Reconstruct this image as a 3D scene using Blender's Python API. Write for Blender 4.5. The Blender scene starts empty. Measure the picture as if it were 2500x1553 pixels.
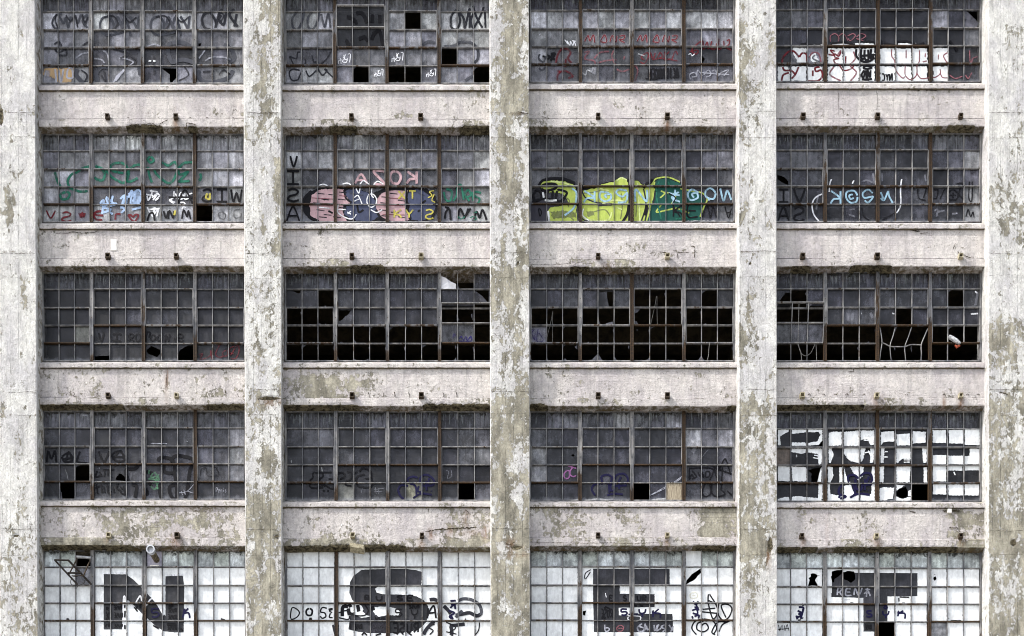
import bpy, bmesh, math, random
from mathutils import Vector, Matrix, noise as mnoise
from mathutils.geometry import delaunay_2d_cdt
random.seed(7)
sc = bpy.context.scene
COL = sc.collection

# ------------------------------------------------------------------ camera
FPX = 3480.0; CD = 40.0
YAW, PITCH, ROLL = 0.00061, -0.00142, 0.00048
CX, CZ = 0.53532, -24.65974
SHX, SHY = -39.69234, 2467.466
ROT = Matrix.Rotation(YAW, 3, 'Z') @ Matrix.Rotation(PITCH, 3, 'X') @ Matrix.Rotation(ROLL, 3, 'Y')
cam_d = bpy.data.cameras.new("camera"); cam = bpy.data.objects.new("camera", cam_d); COL.objects.link(cam)
cam.location = (CX, -CD, CZ)
cam.rotation_euler = (ROT @ Matrix.Rotation(math.pi / 2, 3, 'X')).to_euler()
cam_d.sensor_width = 36; cam_d.sensor_fit = 'HORIZONTAL'; cam_d.lens = FPX / 2500 * 36
cam_d.shift_x = -SHX / 2500; cam_d.shift_y = SHY / 2500
cam_d.clip_start = 0.1; cam_d.clip_end = 3000
sc.camera = cam
GROUND = CZ - 1.65

# ------------------------------------------------------------------ light
SUN_TO = Vector((-2.5, -1.0, 2.9)).normalized()          # towards the sun: up, left, a little in front of the wall
w = bpy.data.worlds.new("World"); sc.world = w; w.use_nodes = True
nt = w.node_tree; bg = nt.nodes['Background']
sky = nt.nodes.new('ShaderNodeTexSky'); sky.sky_type = 'NISHITA'; sky.sun_disc = False
sky.sun_elevation = math.asin(SUN_TO.z); sky.sun_rotation = math.atan2(SUN_TO.x, SUN_TO.y)
sky.air_density = 1.0; sky.dust_density = 2.5; sky.ozone_density = 1.0
hs = nt.nodes.new('ShaderNodeHueSaturation'); hs.inputs['Saturation'].default_value = .42      # thin white haze over the whole sky
nt.links.new(sky.outputs[0], hs.inputs['Color']); nt.links.new(hs.outputs[0], bg.inputs[0]); bg.inputs[1].default_value = 0.15
sun_d = bpy.data.lights.new("sun", 'SUN'); sun_d.energy = 1.9; sun_d.angle = math.radians(3); sun_d.color = (1, .955, .89)
sun = bpy.data.objects.new("sun", sun_d); COL.objects.link(sun)
sun.rotation_euler = (-SUN_TO).to_track_quat('-Z', 'Y').to_euler(); sun.location = (-20, -20, 30)
sc.view_settings.view_transform = 'Standard'; sc.view_settings.look = 'None'
sc.view_settings.exposure = 1.17; sc.view_settings.gamma = 1
sc.render.engine = 'CYCLES'
sc.cycles.transparent_max_bounces = 32
sc.cycles.filter_width = 1.0

# ------------------------------------------------------------------ helpers
def P(u, v, Y):
    """the point of the plane y=Y seen at pixel (u,v) of the 2500x1553 survey photo"""
    d = ROT @ Vector(((u - 1250 - SHX) / FPX, 1.0, (776.5 + SHY - v) / FPX))
    t = (Y + CD) / d.y
    return Vector((CX, -CD, CZ)) + d * t

def lin(c):
    c = c / 255.0
    return c / 12.92 if c <= .04045 else ((c + .055) / 1.055) ** 2.4
def S(r, g, b): return (lin(r), lin(g), lin(b), 1)

class MB:
    """collects faces with per-vertex attributes"""
    def __init__(s): s.v = []; s.f = []; s.a = {}; s.uv = []; s.mi = []
    def vert(s, p, **at):
        i = len(s.v); s.v.append(Vector(p))
        for k, x in at.items(): s.a.setdefault(k, {})[i] = x
        return i
    def face(s, idx, m=0): s.f.append(tuple(idx)); s.mi.append(m)
    def quad(s, a, b, c, d, **at): s.face([s.vert(p, **at) for p in (a, b, c, d)])
    def box(s, x0, x1, y0, y1, z0, z1, **at):
        s.hexa([Vector((x, y, z)) for z in (z0, z1) for (x, y) in ((x0, y0), (x1, y0), (x1, y1), (x0, y1))], **at)
    def hexa(s, c, **at):
        i = [s.vert(p, **at) for p in c]
        for q in ((3, 2, 1, 0), (4, 5, 6, 7), (0, 1, 5, 4), (1, 2, 6, 5), (2, 3, 7, 6), (3, 0, 4, 7)): s.face([i[k] for k in q])
    def bar(s, a, b, wx, y0, y1, at0=None, at1=None):
        """flat bar between two points of the window plane, wx wide, from depth y0 (front) to y1 (back)"""
        a = Vector(a); b = Vector(b); d = (b - a).normalized(); n = Vector((-d.z, 0, d.x)) * (wx / 2)
        at0 = at0 or {}; at1 = at1 or at0
        c = []
        for p, at in ((a, at0), (b, at1)):
            for q, y in ((-n, y0), (n, y0), (n, y1), (-n, y1)):
                c.append(s.vert(p + q + Vector((0, y, 0)), **at))
        for q in ((3, 2, 1, 0), (4, 5, 6, 7), (0, 1, 5, 4), (1, 2, 6, 5), (2, 3, 7, 6), (3, 0, 4, 7)): s.face([c[k] for k in q])
    def tube(s, pts, r, n=8, cap=True):
        pts = [Vector(p) for p in pts]; rings = []
        rr = r if isinstance(r, (list, tuple)) else [r] * len(pts)
        for i, p in enumerate(pts):
            d = (pts[min(i + 1, len(pts) - 1)] - pts[max(i - 1, 0)]).normalized()
            u = d.cross(Vector((0, 0, 1)));
            if u.length < .05: u = d.cross(Vector((1, 0, 0)))
            u.normalize(); w_ = d.cross(u)
            rings.append([s.vert(p + (u * math.cos(2 * math.pi * k / n) + w_ * math.sin(2 * math.pi * k / n)) * rr[i]) for k in range(n)])
        for a, b in zip(rings, rings[1:]):
            for k in range(n): s.face((a[k], a[(k + 1) % n], b[(k + 1) % n], b[k]))
        if cap: s.face(rings[0][::-1]); s.face(rings[-1])
    def build(s, name, mat, parent=None, smooth=False, recalc=False):
        if not s.f: return None
        lo = Vector([min(p[i] for p in s.v) for i in range(3)]); hi = Vector([max(p[i] for p in s.v) for i in range(3)])
        c = (lo + hi) / 2
        me = bpy.data.meshes.new(name); me.from_pydata([p - c for p in s.v], [], s.f)
        for k, dct in s.a.items():
            first = next(iter(dct.values()))
            if isinstance(first, (tuple, list)):
                at = me.attributes.new(k, 'FLOAT_COLOR', 'POINT')
                buf = []
                for i in range(len(s.v)): buf.extend(dct.get(i, (0, 0, 0, 1)))
                at.data.foreach_set('color', buf)
            else:
                at = me.attributes.new(k, 'FLOAT', 'POINT')
                at.data.foreach_set('value', [float(dct.get(i, 0)) for i in range(len(s.v))])
        if recalc:
            bm = bmesh.new(); bm.from_mesh(me); bmesh.ops.recalc_face_normals(bm, faces=bm.faces); bm.to_mesh(me); bm.free()
        for m in (mat if isinstance(mat, (list, tuple)) else [mat]): me.materials.append(m)
        if smooth: me.polygons.foreach_set('use_smooth', [True] * len(me.polygons))
        if any(s.mi): me.polygons.foreach_set('material_index', s.mi)
        me.update()
        o = bpy.data.objects.new(name, me); COL.objects.link(o)
        if parent is not None:
            o.parent = parent; o.location = c - WLOC[parent.name]
        else: o.location = c
        WLOC[o.name] = c
        return o
WLOC = {}
def empty(name, loc, label, cat, parent=None):
    o = bpy.data.objects.new(name, None); COL.objects.link(o); o.empty_display_size = .3
    WLOC[o.name] = Vector(loc)
    o.location = Vector(loc) - (WLOC[parent.name] if parent is not None else Vector())
    if parent is not None: o.parent = parent
    if label: o['label'] = label
    if cat: o['category'] = cat
    return o

# ------------------------------------------------------------------ node helpers
class NT:
    def __init__(s, name):
        s.m = bpy.data.materials.new(name); s.m.use_nodes = True; s.t = s.m.node_tree
        s.bsdf = s.t.nodes['Principled BSDF']; s.out = s.t.nodes['Material Output']
        s.pos = s.t.nodes.new('ShaderNodeNewGeometry').outputs['Position']
    def put(s, sock, x):
        if isinstance(x, bpy.types.NodeSocket): s.t.links.new(x, sock)
        else:
            if hasattr(sock.default_value, '__len__') and not hasattr(x, '__len__'): x = (x,) * len(sock.default_value)
            if hasattr(sock.default_value, '__len__') and len(sock.default_value) == 3 and len(x) == 4: x = x[:3]
            sock.default_value = x
    def n(s, typ, ins=(), **kw):
        nd = s.t.nodes.new(typ)
        for k, x in kw.items(): setattr(nd, k, x)
        for k, x in (ins.items() if isinstance(ins, dict) else enumerate(ins)):
            s.put(nd.inputs[k], x)
        return nd
    def math(s, op, a, b=0.5, c=0.0, clamp=False):
        nd = s.n('ShaderNodeMath', (a, b, c), operation=op); nd.use_clamp = clamp; return nd.outputs[0]
    def attr(s, name, out='Fac'): return s.n('ShaderNodeAttribute', attribute_name=name).outputs[out]
    def scale(s, v, k=(1, 1, 1)): return s.n('ShaderNodeVectorMath', (s.pos if v is None else v, k), operation='MULTIPLY').outputs[0]
    def noise(s, k=(1, 1, 1), scale=1, detail=4, rough=.5, dist=0, off=None):
        v = s.scale(None, k)
        if off is not None: v = s.n('ShaderNodeVectorMath', (v, off), operation='ADD').outputs[0]
        return s.n('ShaderNodeTexNoise', {'Vector': v, 'Scale': scale, 'Detail': detail, 'Roughness': rough, 'Distortion': dist}).outputs['Fac']
    def ramp(s, f, a, b, lo=0., hi=1., smooth=True):
        return s.n('ShaderNodeMapRange', {'Value': f, 'From Min': a, 'From Max': b, 'To Min': lo, 'To Max': hi},
                   interpolation_type='SMOOTHSTEP' if smooth else 'LINEAR').outputs[0]
    def mix(s, f, a, b, mode='MIX'):
        nd = s.n('ShaderNodeMix', data_type='RGBA', blend_type=mode)
        s.put(nd.inputs[0], f); s.put(nd.inputs[6], a); s.put(nd.inputs[7], b); return nd.outputs[2]
    def mul(s, col, f):
        g = s.n('ShaderNodeCombineXYZ', (f, f, f)).outputs[0]
        return s.n('ShaderNodeVectorMath', (col, g), operation='MULTIPLY').outputs[0]
    def bump(s, h, strength=.6, dist=.02, prev=None):
        nd = s.n('ShaderNodeBump', {'Strength': strength, 'Distance': dist, 'Height': h})
        if prev is not None: s.put(nd.inputs['Normal'], prev)
        return nd.outputs[0]
    def fin(s, col, rough=.8, normal=None, metal=0., spec=None):
        s.put(s.bsdf.inputs['Base Color'], col); s.put(s.bsdf.inputs['Roughness'], rough); s.put(s.bsdf.inputs['Metallic'], metal)
        if normal is not None: s.put(s.bsdf.inputs['Normal'], normal)
        if spec is not None: s.put(s.bsdf.inputs['Specular IOR Level'], spec)
        return s.m

def wall_mat(name, paint, paint2, boards):
    """peeling paint over board-marked concrete; attrs: peel, spall, rust, grime"""
    t = NT(name)
    peel = t.attr('peel'); spall = t.attr('spall'); rust = t.attr('rust'); grime = t.attr('grime')
    k = (1.25, 1.25, .72) if boards == 'V' else (.85, 1, 1.15)
    n1 = t.noise(k, 3.0, 9, .66, .5)
    n2 = t.noise((1.1, 1, .8), 9.5, 8, .74, .4)
    nn = t.math('MULTIPLY_ADD', n2, .52, t.math('MULTIPLY', n1, .48))
    thr = t.ramp(peel, 0, 1, .368, .584, smooth=False)
    dif = t.math('SUBTRACT', thr, nn)
    mask = t.ramp(dif, -.002, .006)                       # 1 = bare concrete
    rim = t.math('SUBTRACT', t.ramp(dif, -.016, -.003), mask, clamp=True)
    # second, older greyish coat showing between paint and concrete
    n3 = t.noise(k, 3.1, 10, .74, .8, (11, 3, 5))
    old = t.ramp(t.math('ADD', n3, t.math('MULTIPLY', peel, .10)), .535, .56)
    # concrete
    c1 = t.noise((1, 1, .35), 3.5, 8, .6, .3, (5, 0, 1)); c2 = t.noise((1, 1, 1), 17, 7, .8)
    conc = t.mix(t.ramp(c1, .35, .68), S(138, 134, 121), S(202, 196, 178))
    conc = t.mul(conc, t.ramp(c2, .33, .67, .70, 1.20))
    dkk = t.noise((.7, 1, .7), 1.1, 6, .6, .5, (2, 8, 3))
    conc = t.mul(conc, t.ramp(dkk, .42, .66, 1.0, .74))
    # board lines
    sep = t.n('ShaderNodeSeparateXYZ', (t.pos,))
    ax = sep.outputs[0] if boards == 'V' else sep.outputs[2]
    step = .232 if boards == 'V' else .135
    wob = t.math('MULTIPLY', t.noise((.6, 1, .6), 2, 2, .5), .03)
    fr = t.math('FRACT', t.math('DIVIDE', t.math('ADD', ax, wob), step))
    line = t.math('SUBTRACT', 1.0, t.ramp(t.math('ABSOLUTE', t.math('SUBTRACT', fr, .5)), .0, .055 if boards == 'V' else .07), clamp=True)
    lgate = t.ramp(t.noise((1, 1, 1), 1.3, 4, .6, 0, (9, 9, 9)), .42, .55)
    line = t.math('MULTIPLY', line, lgate)
    conc = t.mul(conc, t.math('SUBTRACT', 1.0, t.math('MULTIPLY', line, .45)))
    # paint
    p1 = t.noise((1, 1, .5), 1.4, 7, .6, .4, (4, 4, 0)); p2 = t.noise((1, 1, .8), 15, 8, .78, .3)
    pc = t.mix(t.ramp(p1, .38, .64), paint, paint2)
    pc = t.mul(pc, t.ramp(p2, .36, .64, .80, 1.06))
    pc = t.mix(t.math('MULTIPLY', old, .40 if boards == 'V' else .30), pc, S(190, 188, 186) if boards == 'V' else S(196, 189, 186))
    strk = t.noise((6, 1, .45), 1.6, 7, .66, .2, (0, 0, 7))
    pc = t.mul(pc, t.ramp(strk, .49, .68, 1.0, .80))
    pc = t.mul(pc, t.math('SUBTRACT', 1.0, t.math('MULTIPLY', line, .16 if boards == 'V' else .07)))
    mo = t.noise((1, 1, .8), 5.5, 9, .78, .5, (7, 1, 5))
    pc = t.mul(pc, t.ramp(mo, .36, .52, .88, 1.03))
    # fine flecks and pits
    f1 = t.noise((1, 1, 1), 34, 5, .72, .2, (3, 3, 3))
    fl = t.math('MULTIPLY', t.ramp(f1, .57, .62), t.ramp(t.noise((1, 1, 1), 1.9, 4, .6, 0, (1, 6, 2)), .40, .60))
    pc = t.mix(t.math('MULTIPLY', fl, .75), pc, S(120, 114, 98))
    pc = t.mix(t.math('MULTIPLY', rim, .42), pc, S(92, 86, 74))
    col = t.mix(mask, pc, conc)
    # dirt and painted shade in one mask, then rust stains
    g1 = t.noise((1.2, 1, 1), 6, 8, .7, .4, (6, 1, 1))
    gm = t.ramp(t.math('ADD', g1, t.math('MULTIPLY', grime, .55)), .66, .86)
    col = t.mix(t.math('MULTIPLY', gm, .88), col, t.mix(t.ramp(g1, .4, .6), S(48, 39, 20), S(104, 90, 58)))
    rm = t.math('MULTIPLY', rust, t.ramp(t.noise((2.2, 1, .5), 4, 6, .65, .3, (7, 7, 1)), .36, .56))
    col = t.mix(t.math('MULTIPLY', rm, .85), col, S(128, 86, 42))
    # broken concrete
    s1 = t.noise((1, 1, 1.6), 9, 9, .75, .5, (8, 2, 4))
    sp = t.ramp(t.math('ADD', spall, t.math('MULTIPLY', t.math('SUBTRACT', s1, .5), .9)), .42, .56)
    col = t.mix(sp, col, t.mix(t.ramp(s1, .38, .62), S(44, 37, 25), S(146, 136, 110)))
    # bump
    h = t.math('MULTIPLY', t.math('SUBTRACT', 1.0, mask), .30)
    h = t.math('ADD', h, t.math('MULTIPLY', t.noise((1, 1, 1), 20, 6, .78, .3), 1.2))
    h = t.math('ADD', h, t.math('MULTIPLY', t.noise((1, 1, 1), 7, 6, .6, .6, (2, 2, 2)), .55))
    h = t.math('ADD', h, t.math('MULTIPLY', old, -.10))
    h = t.math('SUBTRACT', h, t.math('MULTIPLY', line, .3 if boards == 'V' else .1))
    h = t.math('ADD', h, t.math('MULTIPLY', t.math('MULTIPLY', sp, s1), 2.5))
    nb = t.bump(h, 1.0, .05)
    return t.fin(col, .88, nb, spec=.25)

M = {}
M['pillar'] = wall_mat('peeling_cream_paint', S(242, 241, 236), S(218, 216, 217), 'V')
M['panel'] = wall_mat('peeling_lilac_white_paint', S(231, 225, 221), S(207, 200, 201), 'H')

def metal_mat():
    t = NT('weathered_steel_paint'); r = t.attr('rust')
    a = t.noise((1, 1, .3), 7, 6, .65); b = t.noise((1, 1, 1), 40, 4, .7)
    paint = t.mix(t.ramp(a, .35, .65), S(92, 93, 98), S(156, 154, 152))
    dirty = t.mix(t.ramp(b, .4, .6), S(34, 25, 15), S(76, 54, 28))
    m = t.ramp(t.math('ADD', a, t.math('MULTIPLY', t.math('SUBTRACT', r, .5), .9)), .46, .58)
    col = t.mix(m, paint, dirty)
    col = t.mul(col, t.ramp(t.noise((1, 1, 1), 3, 5, .6, 0, (3, 1, 9)), .35, .7, 1.1, .68))
    return t.fin(col, .62, t.bump(b, .4, .006), spec=.35)
M['metal'] = metal_mat()

def glass_mat():
    t = NT('grimy_wired_glass')
    col = t.attr('tone', 'Color'); wv = t.attr('wv'); eu = t.attr('edge')
    st = t.noise((13, 1, 1.3), 1.0, 7, .62, .2); bl = t.noise((1, 1, 1), 2.1, 6, .6, .3, (4, 4, 4)); gr = t.noise((1, 1, 1), 55, 3, .8)
    sa = t.ramp(wv, .72, .86)
    sa = t.math('MULTIPLY', sa, t.attr('clear'))
    stf = t.math('MULTIPLY_ADD', t.math('SUBTRACT', t.ramp(st, .36, .66, .5, 1.6), 1.0), t.math('MULTIPLY_ADD', sa, .65, .35), 1.0)
    f = t.math('MULTIPLY', stf, t.ramp(gr, .25, .75, .62, 1.40))
    f = t.math('MULTIPLY', f, t.ramp(t.noise((1, 1, .8), 6.5, 7, .7, .5, (3, 9, 2)), .36, .64, .70, 1.32))
    f = t.math('MULTIPLY', f, t.ramp(bl, .34, .66, .62, 1.5))
    f = t.math('MULTIPLY', f, t.ramp(eu, 0, .11, .55, 1.0))
    c = t.mul(t.mix(.42, col, t.n('ShaderNodeRGBToBW', (col,)).outputs[0]), f)
    # pale chalky drips below the head of the window, black moss along it
    dr = t.math('MULTIPLY', t.math('MULTIPLY', t.attr('clear'), t.ramp(wv, .80, .98)), t.ramp(t.noise((20, 1, 2.2), 1.0, 7, .7, .6, (1, 1, 8)), .50, .66))
    c = t.mix(t.math('MULTIPLY', dr, .55), c, S(170, 178, 178))
    mo = t.ramp(t.math('ADD', wv, t.math('MULTIPLY', t.math('SUBTRACT', t.noise((7, 1, 6), 1.0, 8, .75, .5, (3, 1, 2)), .5), .34)), .955, .99)
    c = t.mix(t.math('MULTIPLY', mo, .9), c, S(24, 26, 22))
    # salt bloom at the foot of the window
    bt = t.ramp(t.math('ADD', wv, t.math('MULTIPLY', t.noise((5, 1, 3), 1.0, 5, .6, .3), .10)), .115, .03)
    c = t.mix(t.math('MULTIPLY', bt, .40), c, S(200, 204, 214))
    nb = t.bump(t.math('ADD', t.math('MULTIPLY', gr, .35), bl), .20, .02)
    t.fin(c, t.ramp(st, .3, .7, .34, .55), nb, spec=.3)
    tr = t.n('ShaderNodeBsdfTransparent')
    mx = t.n('ShaderNodeMixShader'); t.put(mx.inputs[0], t.math('MULTIPLY', t.attr('clear'), .22))
    t.t.links.new(t.bsdf.outputs[0], mx.inputs[1]); t.t.links.new(tr.outputs[0], mx.inputs[2]); t.t.links.new(mx.outputs[0], t.out.inputs[0])
    return t.m
M['glass'] = glass_mat()

def paint_mat():
    """spray and brush paint on the glass; attrs pc (colour), edge 0..1 across, op opacity"""
    t = NT('paint_on_glass')
    c = t.attr('pc', 'Color'); e = t.attr('edge'); op = t.attr('op')
    a = t.noise((10, 1, 4), 1.0, 6, .65, .3, (2, 5, 1)); b = t.noise((1, 1, 1), 45, 3, .7)
    bl = t.noise((1, 1, 1), 3.4, 6, .65, .4, (6, 4, 1))
    cc = t.mul(c, t.math('MULTIPLY', t.ramp(a, .34, .66, .86, 1.06), t.ramp(bl, .34, .66, .87, 1.07)))
    al = t.ramp(t.math('ADD', e, t.math('MULTIPLY', t.math('SUBTRACT', b, .5), .5)), .16, .55)
    al = t.math('MULTIPLY', al, t.math('MULTIPLY', op, t.ramp(t.math('ADD', a, t.math('MULTIPLY', op, .42)), .74, .96, .50, 1.0)), clamp=True)
    t.fin(cc, .7, None, spec=.15)
    t.put(t.bsdf.inputs['Alpha'], al)
    return t.m
M['paint'] = paint_mat()

def simple(name, c1, c2, scale=12, rough=.7, metal=0, bump=.3, k=(1, 1, 1)):
    t = NT(name); a = t.noise(k, scale, 7, .65, .4)
    return t.fin(t.mix(t.ramp(a, .35, .65), c1, c2), rough, t.bump(a, bump, .01), metal, spec=.3)
M['rusty'] = simple('rusted_steel', S(30, 25, 20), S(86, 72, 56), 30, .8)
M['black_steel'] = simple('black_painted_steel', S(20, 18, 18), S(48, 40, 34), 25, .55)
M['alu'] = simple('dull_aluminium', S(150, 152, 156), S(196, 198, 202), 14, .4, .5)
M['pipe'] = simple('sooty_flue_metal', S(46, 38, 26), S(116, 104, 80), 16, .7)
M['crack'] = simple('crack_shadow_dirt', S(22, 18, 12), S(66, 56, 38), 30, .95)
M['ply'] = None
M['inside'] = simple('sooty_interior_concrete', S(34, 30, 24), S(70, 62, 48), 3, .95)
M['rubble'] = simple('raw_concrete', S(120, 112, 92), S(184, 176, 152), 14, .9, 0, .8)
M['white'] = simple('bare_white_paint', S(214, 212, 206), S(240, 238, 233), 14, .8)
M['asphalt'] = simple('sunlit_concrete_yard', S(116, 114, 108), S(150, 147, 140), 1.5, .95)
M['concrete_wall'] = M['panel']
M['plastic'] = simple('clear_grey_plastic', S(120, 122, 126), S(210, 212, 214), 20, .25)
M['red'] = simple('faded_red_plastic', S(130, 56, 36), S(170, 84, 56), 20, .5)
M['cable'] = simple('grey_cable_sheath', S(96, 94, 92), S(140, 138, 134), 20, .6)
M['sheet'] = simple('white_plastic_sheet', S(206, 206, 212), S(236, 236, 240), 4, .4)

def ply_mat():
    t = NT('weathered_plywood')
    wv = t.n('ShaderNodeTexWave', {'Vector': t.scale(None, (1, 1, .35)), 'Scale': 9, 'Distortion': 9, 'Detail': 4, 'Detail Scale': 1.2})
    return t.fin(t.mix(wv.outputs[1], S(120, 108, 90), S(176, 164, 142)), .85, t.bump(wv.outputs[1], .3, .005))
M['ply'] = ply_mat()
# ------------------------------------------------------------------ survey tables (pixels of the 2500x1553 photo)
YG, YS, YP = 0.0, -0.24, -0.56            # glass, spandrel and pillar planes
def lerp(a, b, t): return a + (b - a) * t
PIL = [((-12, -1), (85, 92.5)), ((593.3, 599.5), (685.6, 688)), ((1194.6, 1198), (1291.3, 1294)),
       ((1802, 1803.5), (1895.3, 1897.5)), ((2412.4, 2413), (2514, 2517))]
OPEN = [((103.3, 107.6), (595.5, 601)), ((696.2, 699), (1197.5, 1201)), ((1294.8, 1294.4), (1791, 1791.8)), ((1890, 1889), (2393, 2393.2))]
MUL = [((222.5, 227.5), (348.5, 353.8), (475.4, 478.8)), ((817.7, 821.7), (944.7, 947.6), (1071.8, 1074.4)),
       ((1417, 1415.6), (1542.3, 1542.5), (1669, 1669.1)), ((2014.1, 2012.7), (2142.7, 2140), (2271.2, 2268))]
WT = [[-12, 328.5, 666, 1004.5, 1343.5], [-12, 327, 665.5, 1005, 1344], [-15, 326.5, 665, 1005, 1343], [-17, 326.5, 665, 1005.5, 1347]]
WB = [[207, 545.3, 884.5, 1222, 1561], [207, 545.3, 884.5, 1224.5, 1561], [204.6, 544.5, 884.5, 1224.5, 1560], [203, 545, 884.5, 1226.5, 1563]]
RF = [0, .193, .402, .6, .797, 1]
def at_y(pair, y): return lerp(pair[0], pair[1], y / 1553)

root = empty('factory_building', (P(1250, 776, YS).x, YS, GROUND), 'abandoned white factory block of peeling concrete bays with grids of broken, graffitied steel windows', 'building')

PEEL = [
"10012 12142 13010 02110 13010 62233 02220 01331 02431 17410 39211 17310 02112 12221 01171 01162 20110 41131 11123 21222 51232 21321 21331 11342 21231 32342 44343 35444 35443 64343 35444 46465",
"14578 26467 16735 33754 15953 13862 45556 33334 22238 22227 22317 33627 32427 43335 43444 34344 24362 35553 25434 23335 66654 44434 44554 22774 55555 68787 78887 57556 57675 78887 68765 58865",
"35875 16984 25883 47874 56888 47877 28443 57885 27874 38872 27655 15256 46177 46676 88887 66753 45653 33574 24555 46556 78787 78788 78656 77545 78756 58757 78888 74478 87768 88888 75488 88887",
"42122 74343 57326 64353 77521 43510 63311 22211 43231 43232 54342 43332 23420 22221 24421 56321 56432 65332 32133 32222 77774 66562 75654 76655 77565 77654 77655 88883 56652 46431 36422 23322",
"11111 21453 21541 11212 21121 22234 11343 22333 22344 57432 55556 15645 12323 22322 23222 12111 77656 66744 65454 34555 77777 75534 65645 77767 66666 77646 88888 68878 55767 45556 66687 77777"]
PEEL = [[[int(c) for c in r] for r in s.split()] for s in PEEL]
def grid(tab, u, v):
    """bilinear lookup, u across, v down, 0..1"""
    nr, nc = len(tab), len(tab[0])
    x = min(max(u * nc - .5, 0), nc - 1); y = min(max(v * nr - .5, 0), nr - 1)
    i, j = int(x), int(y); i2, j2 = min(i + 1, nc - 1), min(j + 1, nr - 1); a, b = x - i, y - j
    return lerp(lerp(tab[j][i], tab[j][i2], a), lerp(tab[j2][i], tab[j2][i2], a), b) / 9
# spalled or stained spots on the pillars: px, py, rx, ry, spall, rust
PSP = [(2, 285, 6, 22, 1, 0), (658, 972, 28, 5, .9, .3), (665, 980, 24, 9, .2, .8), (1262, 1337, 14, 5, 1, .6), (1244, 1330, 16, 14, .1, .7), (1258, 1355, 25, 6, .3, .7), (1880, 1330, 6, 20, 1, .6), (1877, 1362, 4, 22, .1, 1), (2474, 1325, 7, 9, 1, .3),
       (676, 1311, 8, 5, .9, 0), (40, 1308, 9, 4, .8, 0), (1832, 642, 4, 5, .8, 0), (1265, 642, 4, 5, 1, 0), (2446, 960, 8, 3, .9, .2), (1866, 980, 3, 5, .9, 0), (1263, 278, 12, 3, .4, .4)]
for k, (el, er) in enumerate(PIL):
    mb = MB(); NX = 17; ys = [-420, -300, -200] + list(range(-120, 1680, 7)) + [1760, 1900]
    rows = []
    for j, y in enumerate(ys + ['g']):
        yy = 1900 if y == 'g' else y
        xl, xr = at_y(el, yy), at_y(er, yy)
        prof = [(xl, .35, 0, 0), (xl, .12, 0, 0), (xl, -.12, 0, 0), (xl, -.38, 0, 0), (xl, YP + .035, 0, 0)]
        prof += [(lerp(xl + 2.6, xr - 1.2, i / NX), YP, i / NX, 1) for i in range(NX + 1)]
        prof += [(xr, YP + .018, 1, 0), (xr, -.38, 1, 0), (xr, -.12, 1, 0), (xr, .12, 1, 0), (xr, .35, 1, 0)]
        r = []
        for (x, Y, u, fr) in prof:
            p = P(x, yy, YP); p.y = Y
            if y == 'g': p.z = GROUND
            pe = grid(PEEL[k], u, min(max(yy / 1553, 0), 1))
            if not fr: pe = pe * .3 + (.12 if Y > -.5 else -.1)
            sp = ru = 0.
            if fr or Y < -.5:
                for (sx, sy, rx, ry, a, b) in PSP:
                    d = ((x - sx) / rx) ** 2 + ((yy - sy) / ry) ** 2
                    if d < 6: sp = max(sp, a * math.exp(-d * .7)); ru = max(ru, b * math.exp(-d * .7))
            n = mnoise.fractal(Vector((p.x * 1.7, Y, p.z * 1.7)), 1, 2, 4) * .007
            p.y -= n if fr else 0
            if sp > .3: p.y += .05 * (sp - .3)
            if not fr: p.x += mnoise.noise(Vector((k * 9, Y * 3, p.z * 3.1))) * .006
            # the two pour joints of every storey are dirtier
            gj = 0
            for base in (277, 337): gj = max(gj, math.exp(-(((yy - base) % 338.5 if (yy - base) % 338.5 < 169 else 338.5 - (yy - base) % 338.5) / 5) ** 2))
            gr = gj * .30
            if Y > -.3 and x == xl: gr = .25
            if Y > -.5 and x == xr and k < 4: gr = .44  # right side faces darkened in the colour, as less light reaches them
            r.append(mb.vert(p, peel=pe, spall=sp, rust=ru, grime=gr))
        rows.append(r)
    for a, b in zip(rows, rows[1:]):
        for i in range(len(a) - 1): mb.face((b[i], b[i + 1], a[i + 1], a[i]))
    mb.build('pillar', M['pillar'], root)

# ------------------------------------------------------------------ spandrels (panel > sill, lintel band)
SPD = {
(0,0):("1000000001 1000000012 2100000014","2100110112"), (0,1):("2110000004 3100000014 1000022023","1244101122"),
(0,2):("0000110000 1001110001 2110020001","3221111122"), (0,3):("2110010120 1121011100 1011000000","1211223210"),
(1,0):("3221100000 2100000000 1100100000","2121110111"), (1,1):("2111000110 3100000000 2100000000","2443101121"),
(1,2):("2114100100 2110111000 2211124101","2234412111"), (1,3):("0001001000 1001100001 1003210010","1011111100"),
(2,0):("3232221112 2112122122 2331211154","3222331222"), (2,1):("3333211111 6877411111 3764311111","4221112134"),
(2,2):("2211001111 3222011201 2211101014","3333222221"), (2,3):("1100000000 1000000000 1123111122","1122342211"),
(3,0):("3345433444 3236446453 1326543353","7877533333"), (3,1):("3322001345 2212010455 2345111346","4666333455"),
(3,2):("5643410078 2542311077 2543111187","3333443333"), (3,3):("1312310056 1302420057 0201210045","2215421138")}
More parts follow.
